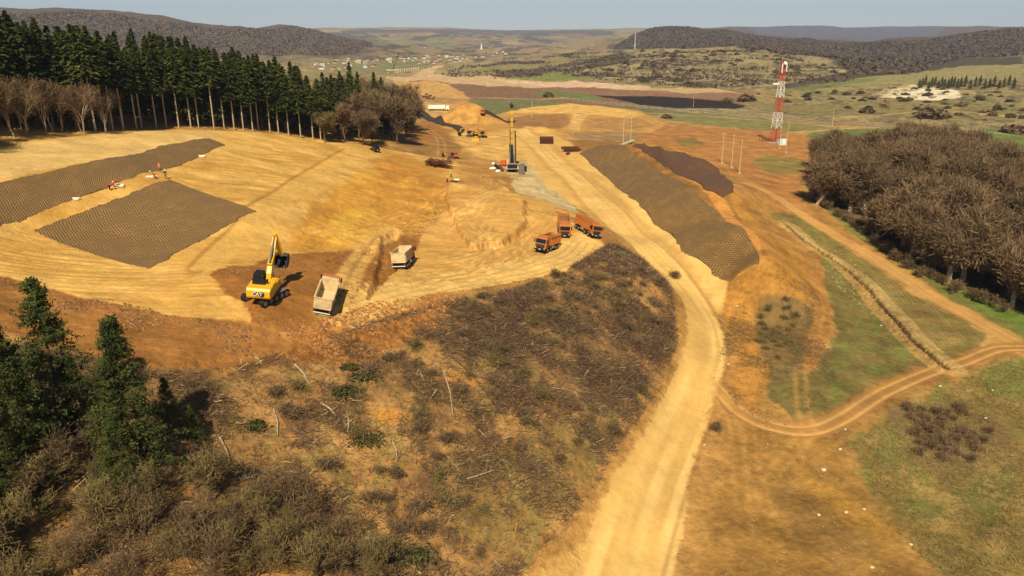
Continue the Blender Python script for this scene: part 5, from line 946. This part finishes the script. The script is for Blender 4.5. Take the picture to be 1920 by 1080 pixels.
# ---------------------------------------------------------------- workers
SKIN = mat('skin', (196, 140, 108), .6, .08)
def skinned(name, vs_, es, rs, m, par=None, sub=1):
    me = bpy.data.meshes.new(name); me.from_pydata(vs_, es, []); o = bpy.data.objects.new(name, me); C.objects.link(o); me.materials.append(m)
    sk = o.modifiers.new('skin', 'SKIN'); sk.use_smooth_shade = True; o.modifiers.new('sub', 'SUBSURF').levels = sub; o.modifiers['sub'].render_levels = sub
    for k, r in enumerate(rs): me.skin_vertices[0].data[k].radius = (r, r * .85); me.skin_vertices[0].data[k].use_root = (k == 0)
    bpy.context.view_layer.update(); dg = bpy.context.evaluated_depsgraph_get(); m2 = bpy.data.meshes.new_from_object(o.evaluated_get(dg)); bpy.data.objects.remove(o)
    m2.materials.clear(); m2.materials.append(m); o = bpy.data.objects.new(name, m2); C.objects.link(o); o.parent = par; return o
def person(px, py, rz, label, bend, jk, tr, hl):
    x, y, z = hit(px, py); t = thing('person', label, 'person', (x, y, z), rz, 'workers on the site')
    b = bend; hip = Vector((0, 0, .93)); sp = Vector((0, sin(b), cos(b))); ch = hip + sp * .45; nk = ch + sp * .12; hd = nk + sp * .2 + Vector((0, .03 if b < .5 else .05, 0))
    V = [hip, hip + sp * .2, ch, nk, hd]; E = [(0, 1), (1, 2), (2, 3), (3, 4)]; Rr = [.14, .13, .15, .06, .105]
    for s in (-1, 1):
        k = len(V); st = s * .08; V += [Vector((s * .1, 0, .88)), Vector((s * .12, .06 + st * .6, .48)), Vector((s * .13, st * 1.2, .08)), Vector((s * .14, .14 + st * 1.2, .04))]; E += [(0, k), (k, k + 1), (k + 1, k + 2), (k + 2, k + 3)]; Rr += [.1, .075, .05, .045]
        k = len(V); sh = ch + Vector((s * .19, 0, 0)); el = sh + Vector((s * .06, .1 if b > .4 else .02, -.28)); ha = el + Vector((0, .2, -.14 if b > .4 else -.1)); V += [sh, el, ha]; E += [(2, k), (k, k + 1), (k + 1, k + 2)]; Rr += [.07, .05, .04]
        k2 = len(V)
        for j in range(4): V.append(ha + Vector(((j - 1.5) * .018, .09 + .012 * (j % 2), -.05))); E.append((k + 2, k2 + j)); Rr.append(.011)
        V.append(ha + Vector((-s * .045, .05, -.01))); E.append((k + 2, k2 + 4)); Rr.append(.012)
    o = skinned('body', V, E, Rr, SKIN, t)
    skinned('jacket', [hip + sp * .02, hip + sp * .25, ch, ch + Vector((.2, 0, 0)), V[10] if False else ch + Vector((.26, .06, -.27)), ch + Vector((-.2, 0, 0)), ch + Vector((-.26, .06, -.27))], [(0, 1), (1, 2), (2, 3), (3, 4), (2, 5), (5, 6)], [.17, .165, .185, .1, .07, .1, .07], jk, t)
    skinned('trousers', [hip, Vector((.1, 0, .86)), Vector((.12, .1, .48)), Vector((.13, .09, .12)), Vector((-.1, 0, .86)), Vector((-.12, .01, .48)), Vector((-.13, -.1, .12))], [(0, 1), (1, 2), (2, 3), (0, 4), (4, 5), (5, 6)], [.165, .125, .095, .075, .125, .095, .075], tr, t)
    bm = bmesh.new(); bmesh.ops.create_uvsphere(bm, u_segments=12, v_segments=8, radius=.14)
    for v in bm.verts: v.co = Vector((v.co.x, v.co.y * 1.1, max(v.co.z, -.02) * .95)) + hd + Vector((0, 0, .05))
    me = bpy.data.meshes.new('helmet'); bm.to_mesh(me); bm.free(); me.materials.append(hl); part('helmet', me, t); t.scale = (1.12,) * 3; return t
JR = mat('red workwear', (214, 74, 44), .8, .1); JO = mat('orange workwear', (232, 120, 70), .8, .1); JD = mat('dark workwear', (34, 34, 42), .8, .1); JK = mat('khaki cloth', (120, 100, 70), .8, .1); JB = mat('blue cloth', (50, 56, 80), .8, .1)
person(206, 357, R(-70), 'worker in dark red jacket bending at the lower edge of the long net', .95, JR, JD, PW_)
person(214, 351, R(-110), 'worker in bright red clothes stooping next to the first bending one', 1.1, JR, JR, JR)
person(291, 336, R(120), 'worker in orange stooping over tools at the corner of the square net', .9, JO, JR, PW_)
person(300, 323, R(30), 'worker in orange jacket standing above the stooping one', .25, JO, JK, JO)
person(311, 336, R(10), 'upright worker in black jacket and pale helmet at the top of the square net', .05, JD, JK, PW_)
person(846, 333, R(60), 'worker in pale clothes standing by the steel pile below the cages', .1, mat('pale cloth', (214, 180, 130), .8, .1), JD, PW_)
person(838, 343, R(-40), 'worker in red standing left of the steel pile below the cages', .1, JR, JB, PW_)
PP = mat('plastic sheet', (236, 226, 206), .6, .05, 2)
for px, py, lab, s_ in [(222,349,'white roll of sheeting beside the red worker',1.0),(284,333,'pale roll of net lying at the corner of the square net',.8),(142,374,'small white roll at the lower edge of the long net',.5),(378,294,'white roll lying near the right end of the long net',.7),(856,338,'pale plank bundle below the fan of cages',.7)]:
    x, y, z = hit(px, py); o = MB().tube((-1.2 * s_, 0, .2), (1.2 * s_, .3, .2), .22 * s_ + .05, .2 * s_ + .05, 12).tube((-1.25 * s_, 0, .2), (-1.2 * s_, 0, .2), .12, .12, 12).tube((-.3, -.3, .12), (1.6 * s_, -.5, .1), .1, .08, 8).out('sheet_roll', PP); o.location = (x, y, z); o.rotation_euler = (0, 0, R(rng.uniform(-20, 30))); tag(o, lab, 'roll')
x, y, z = hit(852, 341); mb = MB()
for k in range(7): mb.tube((rng.uniform(-1.6, -1), k * .3 - 1, .15 + .1 * (k % 2)), (rng.uniform(1.4, 2.4), k * .3 - 1 + rng.uniform(-.5, .5), .3), .09, .09, 6)
o = mb.out('steel_bars', PRU); o.location = (x, y, z); o.rotation_euler = (0, 0, R(-30)); tag(o, 'loose bundle of dark steel bars on the bank below the cages', 'steel bars')
# ---------------------------------------------------------------- concrete poles and power lines
PC = mat('pole concrete', (200, 178, 146), .85, .1, 1)
def pole(px, py, h, label, arm=None, group=None, rz=0, r=.17):
    x, y, z = hit(px, py); t = thing('utility_pole', label, 'utility pole', (x, y, z), rz, group); MB().tube((0, 0, -.3), (0, 0, h), r, r * .62, 8).box((0, 0, .12), (.8, .8, .3)).out('shaft', PC, t)
    if arm:
        a = MB().box((0, 0, h - .35), (arm, .12, .12)).out('crossarm', PC, t)
        for k in (-.45, 0, .45): MB().tube((k * arm, 0, h - .29), (k * arm, 0, h + .05), .07, .05, 8).out('insulator', mat('insulator', (90, 60, 40), .4, .1), a)
    else: MB().box((0, 0, h + .03), (.34, .34, .08)).out('cap', PC, t)
    return t
g_ = 'row of concrete poles before the mast'
pole(1386, 325, 11.5, 'nearest and tallest of the three concrete poles beside the dark net', None, g_); pole(1371, 315, 11.5, 'middle one of the three concrete poles beside the dark net', 1.4, g_); pole(1353, 306, 10.5, 'farthest of the three concrete poles, fitted with a crossarm', 2.0, g_)
pole(1473, 286, 13.5, 'thick concrete pole in front of the white cabinet of the mast', None); pole(1461, 279, 13, 'pole carrying equipment right beside the mast foot', 1.6)
x, y, z = hit(1174, 271); x2, y2, _ = hit(1168, 270); x3, y3, _ = hit(1182, 268); t = thing('portal_pole', 'pair of concrete poles joined by a beam beyond the largest net', 'utility pole', (x2, y2, gz(x2, y2)), atan2(y3 - y2, x3 - x2)); wdt = math.hypot(x3 - x2, y3 - y2)
for k in (0, wdt): MB().tube((k, 0, -.3), (k, 0, 12.5), .2, .14, 8).out('pole', PC, t)
MB().box((wdt / 2, 0, 12.2), (wdt + 3, .2, .2)).out('beam', PC, t); MB().box((wdt / 2 - .5, -.6, .3), (wdt + 5, 2.0, .5), ty=.7).out('footing', PC, t)
pole(997, 220, 11.5, 'lone white pole on the brown hump right of the rig mast', None, None, 0, .25); pole(1074, 251, 13, 'thin dark pole standing on the scrubby ground behind the neat cage stack', 1.2, None, 0, .09)
pole(1136, 215, 4, 'short dark marker post on the far yellow ground', None, None, 0, .25)
for k, (px, py) in enumerate([(820,152),(833,152),(1300,200),(1560,236)]): pole(px, py, 11, ['left one of two pale poles far left on the brown plain', 'right one of two pale poles far left on the brown plain', 'distant pole by the black field', 'distant pole by the paved road behind the mast'][k], None)
# ---------------------------------------------------------------- the lattice mast
x, y, z = hit(1453, 268); t = thing('lattice_mast', 'tall red and white lattice mast with antennas on the right', 'mast', (x, y, z), R(20)); H = 41.0; MR_ = mat('mast red', (196, 58, 40), .5, .1); bands = [(0, 7.5, MR_), (7.5, 15.5, PW_), (15.5, 23, MR_), (23, 31, PW_), (31, H, MR_)]
def hw_(zz): return 2.0 - 1.2 * zz / H
for a, b, m_ in bands:
    mb = MB(); n_ = 2 if m_ is PW_ else 3; st_ = (b - a) / n_
    for c in range(4):
        s1, s2 = ((-1, -1), (1, -1), (1, 1), (-1, 1))[c], ((-1, -1), (1, -1), (1, 1), (-1, 1))[(c + 1) % 4]
        mb.tube((s1[0] * hw_(a), s1[1] * hw_(a), a), (s1[0] * hw_(b), s1[1] * hw_(b), b), .13, .12, 6)
        for k in range(n_):
            z0_, z1_ = a + k * st_, a + (k + 1) * st_; q = lambda s, zz: (s[0] * hw_(zz), s[1] * hw_(zz), zz)
            mb.tube(q(s1, z0_), q(s2, z1_), .065, .065, 4); mb.tube(q(s2, z0_), q(s1, z1_), .065, .065, 4); mb.tube(q(s1, z1_), q(s2, z1_), .065, .065, 4)
    mb.out('lattice_section', m_, t)
MB().tube((.5, .5, 0), (.3, .3, H - 1), .12, .1, 6).out('cable_ladder', PRED, t)
for k, (dx, dy, zz, L) in enumerate([(-1.3, -.9, 37.5, 4.6), (1.6, -.6, 38.0, 4.2), (.2, 1.2, 38, 3.2)]): MB().box((dx, dy, zz), (.5, .3, L)).box((dx * .7, dy * .7, zz), (.8, .1, .1)).out('panel_antenna', PW_, t)
MB().tube((0, -1.1, 40.0), (0, -1.5, 40.1), .95, .8, 20).tube((0, -.6, 40), (0, -1.1, 40), .15).out('dish_antenna', PW_, t)
MB().box((-4.4, -1.2, 30.0), (3.4, .5, .8), rz=-.1).box((-2.0, -.8, 30.2), (2.0, .15, .15)).out('side_antenna', PW_, t); MB().tube((-1.0, 0, H), (-1.0, 0, H + 1.5), .06).tube((-1.0, 0, H + 1.5), (-1.0, 0, H + 1.9), .2, .2, 8).out('beacon', PW_, t)
MB().box((0, 0, .15), (6, 6, .4)).out('footing', PC, t)
x, y, z = hit(1465, 272); t = thing('equipment_cabinet', 'white equipment cabinet at the foot of the lattice mast', 'cabinet', (x, y, z), R(12)); bd = MB().box((0, 0, 2.0), (3.6, 2.6, 3.2)).out('housing', PW_, t); MB().box((0, 0, 3.68), (3.9, 2.9, .16)).out('roof', PGR, t); MB().box((-.7, -1.32, 1.8), (1.0, .04, 2.2)).out('door', mat('pale blue door', (190, 204, 214), .5, .05), bd); MB().box((0, 0, .2), (3.9, 2.9, .4)).out('plinth', PC, t)
x, y, z = hit(1442, 266); t = thing('fence', 'low dark mesh fence left of the mast foot', 'fence', (x, y, z), R(-8)); mb = MB()
for k in range(7): MB().tube((-5 + k * 1.6, 0, 0), (-5 + k * 1.6, 0, 2.3), .07, .07, 5).out('post', PB, t)
for k in range(6): mb.box((-.2, 0, .3 + k * .38), (9.6, .03, .04))
mb.out('mesh', PB, t)
x, y, z = hit(1190, 92); t = thing('radio_mast', 'thin distant white mast on the ridge before the dark hill', 'mast', (x, y, z)); mb = MB()
for c in range(3): a = 2 * pi * c / 3; mb.tube((2.2 * cos(a), 2.2 * sin(a), 0), (.6 * cos(a), .6 * sin(a), 48), .35, .25, 4)
for k in range(12):
    for c in range(3): a, b = 2 * pi * c / 3, 2 * pi * (c + 1) / 3; r0, r1 = 2.2 - 1.6 * k / 12, 2.2 - 1.6 * (k + 1) / 12; mb.tube((r0 * cos(a), r0 * sin(a), k * 4), (r1 * cos(b), r1 * sin(b), k * 4 + 4), .2, .2, 3)
mb.out('lattice', PW_, t); MB().tube((0, 0, 48), (0, 0, 53), .3, .2, 6).out('antenna', PW_, t)
# ---------------------------------------------------------------- viaduct piers and crane far off
for k in range(11):
    px = 742 + k * 4.2; x, y, z = hit(px, 136 - k * .45); t = thing('bridge_pier', None, 'bridge pier', (x, y, z), R(20), 'unfinished viaduct piers'); MB().box((0, 0, 4.5), (2.0, 5, 9)).out('shaft', PC, t); MB().box((0, 0, 9.6), (2.8, 9, 1.3), ty=1.15).out('pier_cap', PC, t); t['label'] = 'pale concrete pier in the row of unfinished viaduct piers'
x, y, z = hit(736, 138); t = thing('bridge_deck', 'pale concrete deck block at the left end of the viaduct piers', 'bridge deck', (x, y, z), R(15)); MB().box((0, 0, 6), (22, 9, 2.2)).out('deck', PC, t); MB().box((-8, 0, 2.5), (2, 6, 5)).box((8, 0, 2.5), (2, 6, 5)).out('support', PC, t)
x, y, z = hit(737, 133); t = thing('crawler_crane', 'dark crane with slanting boom over the viaduct deck', 'crane', (x, y, z)); MB().box((0, 0, 2.5), (5, 7, 3)).out('body', PB, t); MB().tube((0, 0, 3), (13, 4, 34), .8, .5, 5).out('boom', PB, t); MB().box((-2, 0, .6), (1.2, 8, 1.2)).box((2, 0, .6), (1.2, 8, 1.2)).out('track', PB, t)
# ---------------------------------------------------------------- village houses
HW = [mat('wall cream', (206, 190, 164), .8, .05), mat('wall white', (226, 220, 208), .8, .03), mat('wall ochre', (216, 180, 130), .8, .05)]; HR = [mat('roof red', (150, 84, 62), .8, .1), mat('roof brown', (110, 78, 62), .8, .1), mat('roof grey', (176, 172, 168), .6, .1)]
def house(x, y, s, rz, wm, rm, lab, gr):
    t = thing('house', lab, 'house', (x, y, gz(x, y)), rz, gr); w_, d_, h_ = 9 * s, 13 * s, 4.5 * s; wl = MB().box((0, 0, h_ / 2 - .5), (w_, d_, h_ + 1)).out('wall', wm, t)
    MB().prism([(-w_ / 2 - .5, h_), (0, h_ + 3.4 * s), (w_ / 2 + .5, h_)], d_ + 1).out('roof', rm, t).rotation_euler = (0, 0, pi / 2)
    for k in (-1, 1): MB().box((k * (w_ / 2 + .03), 0, h_ * .5), (.06, 1.4, 1.6)).out('window', PG, wl)
for poly, n_, lab in [([(585,122),(640,112),(735,110),(735,124),(660,128),(600,132)], 40, 'pale walled house in the nearer part of the distant village'), ([(730,116),(760,108),(850,104),(880,112),(830,120),(780,122)], 34, 'small house in the right part of the distant village'), ([(755,88),(800,86),(810,94),(765,97)], 9, 'house of the small hamlet high on the distant green slope'), ([(850,104),(940,96),(960,104),(880,114)], 14, 'house in the far end of the valley beside the village')]:
    for k, (x, y) in enumerate(scatter(poly, n_, 22)): house(x, y, rng.uniform(.5, .9), rng.uniform(0, 3), HW[rng.integers(0, 3)], HR[rng.integers(0, 3)], lab, 'houses, ' + lab[-24:])
x, y, z = hit(903, 93); t = thing('church', 'white church with a thin tower in the far valley', 'church', (x, y, z)); t.scale = (.7,) * 3; wl = MB().box((0, 0, 6), (14, 26, 12)).out('wall', HW[0], t); MB().prism([(-8, 12), (0, 19), (8, 12)], 27).out('roof', HR[2], t).rotation_euler = (0, 0, pi / 2); tw_ = MB().box((0, -15, 14), (7, 7, 28)).out('tower', HW[1], t); MB().box((0, -15, 34), (7, 7, 12), tx=.05, ty=.05).out('spire', HR[2], tw_)
# ---------------------------------------------------------------- far scrub and lone trees
def blob(nm, r, hgt, n_, sz, m_):
    d = unit(n_); d[:, 2] = np.abs(d[:, 2]); rr = rng.uniform(.5, 1, n_) ** .5 * (1 + .25 * np.sin(d[:, 0] * 5 + nm) * np.cos(d[:, 1] * 6)); c = d * rr[:, None] * [r, r, hgt]; V, F = quads(c, unit(n_) * sz, unit(n_) * sz * .7); me = pymesh('scrub', V, F, smooth=False); me.materials.append(m_); return me
sb = [blob(k, 3.2, 2.6, 260, .55, m_) for k, m_ in enumerate((M_bush, M_twigd, M_bush))]
def scrub(x, y, s, k, lab, gr, cat='bush', name='scrub_bush'):
    o = bpy.data.objects.new(name, sb[k % 3]); C.objects.link(o); o.location = (x, y, gz(x, y) - .3); o.rotation_euler = (0, 0, rng.uniform(0, 6)); o.scale = (s, s, s * rng.uniform(.7, 1.1)); return tag(o, lab, cat, gr)
SH = [(1050,140),(1100,112),(1200,96),(1300,94),(1440,98),(1590,126),(1600,150),(1500,162),(1300,165),(1160,154)]
for k, (x, y) in enumerate(scatter(SH, 190, 9)): scrub(x, y, rng.uniform(.7, 2.2), k, 'dark scrub bush dotted over the distant tan hillside', 'scrub on the distant tan hillside')
for k, (x, y) in enumerate(scatter([(1400,176),(1560,172),(1920,160),(1925,235),(1800,225),(1640,205),(1480,200)], 70, 8)): scrub(x, y, rng.uniform(.5, 1.4), k, 'dark bush dotted over the plain behind the mast', 'bushes on the plain behind the mast')
def mass(name, label, poly, n_, r, seed, thr, m_, hs=.8):
    p = area_pts(poly, n_, thr, 130 if r > 3 else 60, seed); z = ground(p[:, 0], p[:, 1]); c = np.c_[p, z + rng.uniform(.2, 1, n_) * r * hs]; V, F = quads(c, unit(n_) * r * .55, unit(n_) * r * .5); me = pymesh(name, V, F, smooth=False); me.materials.append(m_); o = bpy.data.objects.new(name, me); C.objects.link(o); tag(o, label, 'wood', kind='stuff')
M_farw = mat('far wood', (112, 94, 80), .95, .25, .01); M_farw2 = mat('far wood dark', (100, 82, 66), .95, .25, .01)
mass('distant_wood', 'dark leafless wood covering the low hill behind the tan slope', [(1150,92),(1180,72),(1215,56),(1250,52),(1330,58),(1420,70),(1600,82),(1700,80),(1800,66),(1920,56),(1925,104),(1800,108),(1700,138),(1610,140),(1570,112),(1440,97),(1280,92)], 60000, 5.5, 3, None, M_farw2)
mass('hillside_wood', 'brown leafless wood covering the long ridge at the upper left', [(-100,30),(100,25),(220,27),(300,41),(430,54),(530,53),(620,65),(700,84),(650,102),(400,108),(-100,115)], 90000, 4.2, 4, None, M_farw)
mass('scrub_bands', 'bands of dark scrub on the distant tan hillside', SH, 6000, 2.6, 6, .2, M_farw2, .7)
mass('valley_hedges', 'dark hedges and thickets across the far valley floor', [(820,140),(900,124),(1050,104),(1160,98),(1180,110),(1060,142),(940,148)], 5000, 3.6, 7, .2, M_farw2, .7)
for px, py, s_, lab in [(1400,190,2.6,'round leafless tree by the right tip of the black field'),(1745,222,3.2,'round dark tree beside the forked dirt roads'),(1364,192,1.6,'small round tree left of the one by the black field'),(1625,212,1.8,'small leafless tree on the plain right of the mast'),(1028,182,1.6,'dark clump of trees at the left end of the paved road'),(1770,220,1.6,'small tree right of the round dark one by the forked roads'),(1900,250,2.4,'tree clump at the right edge beside the paved road'),(1250,222,1.2,'low bush on the edge of the orange ground'),(1520,150,2.0,'lone bush on the green strip'),(1800,200,1.5,'bush right of the quarry foot')]:
    x, y, z = hit(px, py); scrub(x, y, s_, 1, lab, None, 'tree', 'round_tree')
for k, px in enumerate(list(range(1722, 1800, 6)) + list(range(1800, 1905, 9))):
    x, y, z = hit(px, 168 - (k % 3) * 2.5); t = thing('conifer', 'dark conifer in the row along the top of the white quarry', 'conifer', (x, y, z), rng.uniform(0, 6), 'conifers above the quarry'); t.scale = (.75, .75, rng.uniform(.34, .5)); part('crown', inner[0][0], t); part('trunk', inner[0][1], t)
# ---------------------------------------------------------------- air
bx = MB().box((0, 6500, 200), (40000, 28000, 1200)).out('haze', mat('x', (0, 0, 0))); bx['kind'] = 'stuff'; tag(bx, 'thin pale haze filling the air over the valley', 'haze')
m = bpy.data.materials.new('haze'); m.use_nodes = True; t_ = m.node_tree; t_.nodes.remove(t_.nodes['Principled BSDF']); v = t_.nodes.new('ShaderNodeVolumePrincipled'); v.inputs['Color'].default_value = (.66, .78, 1.0, 1); v.inputs['Density'].default_value = 5.5e-5; v.inputs['Anisotropy'].default_value = .0
t_.links.new(v.outputs[0], t_.nodes['Material Output'].inputs['Volume']); bx.data.materials.clear(); bx.data.materials.append(m)
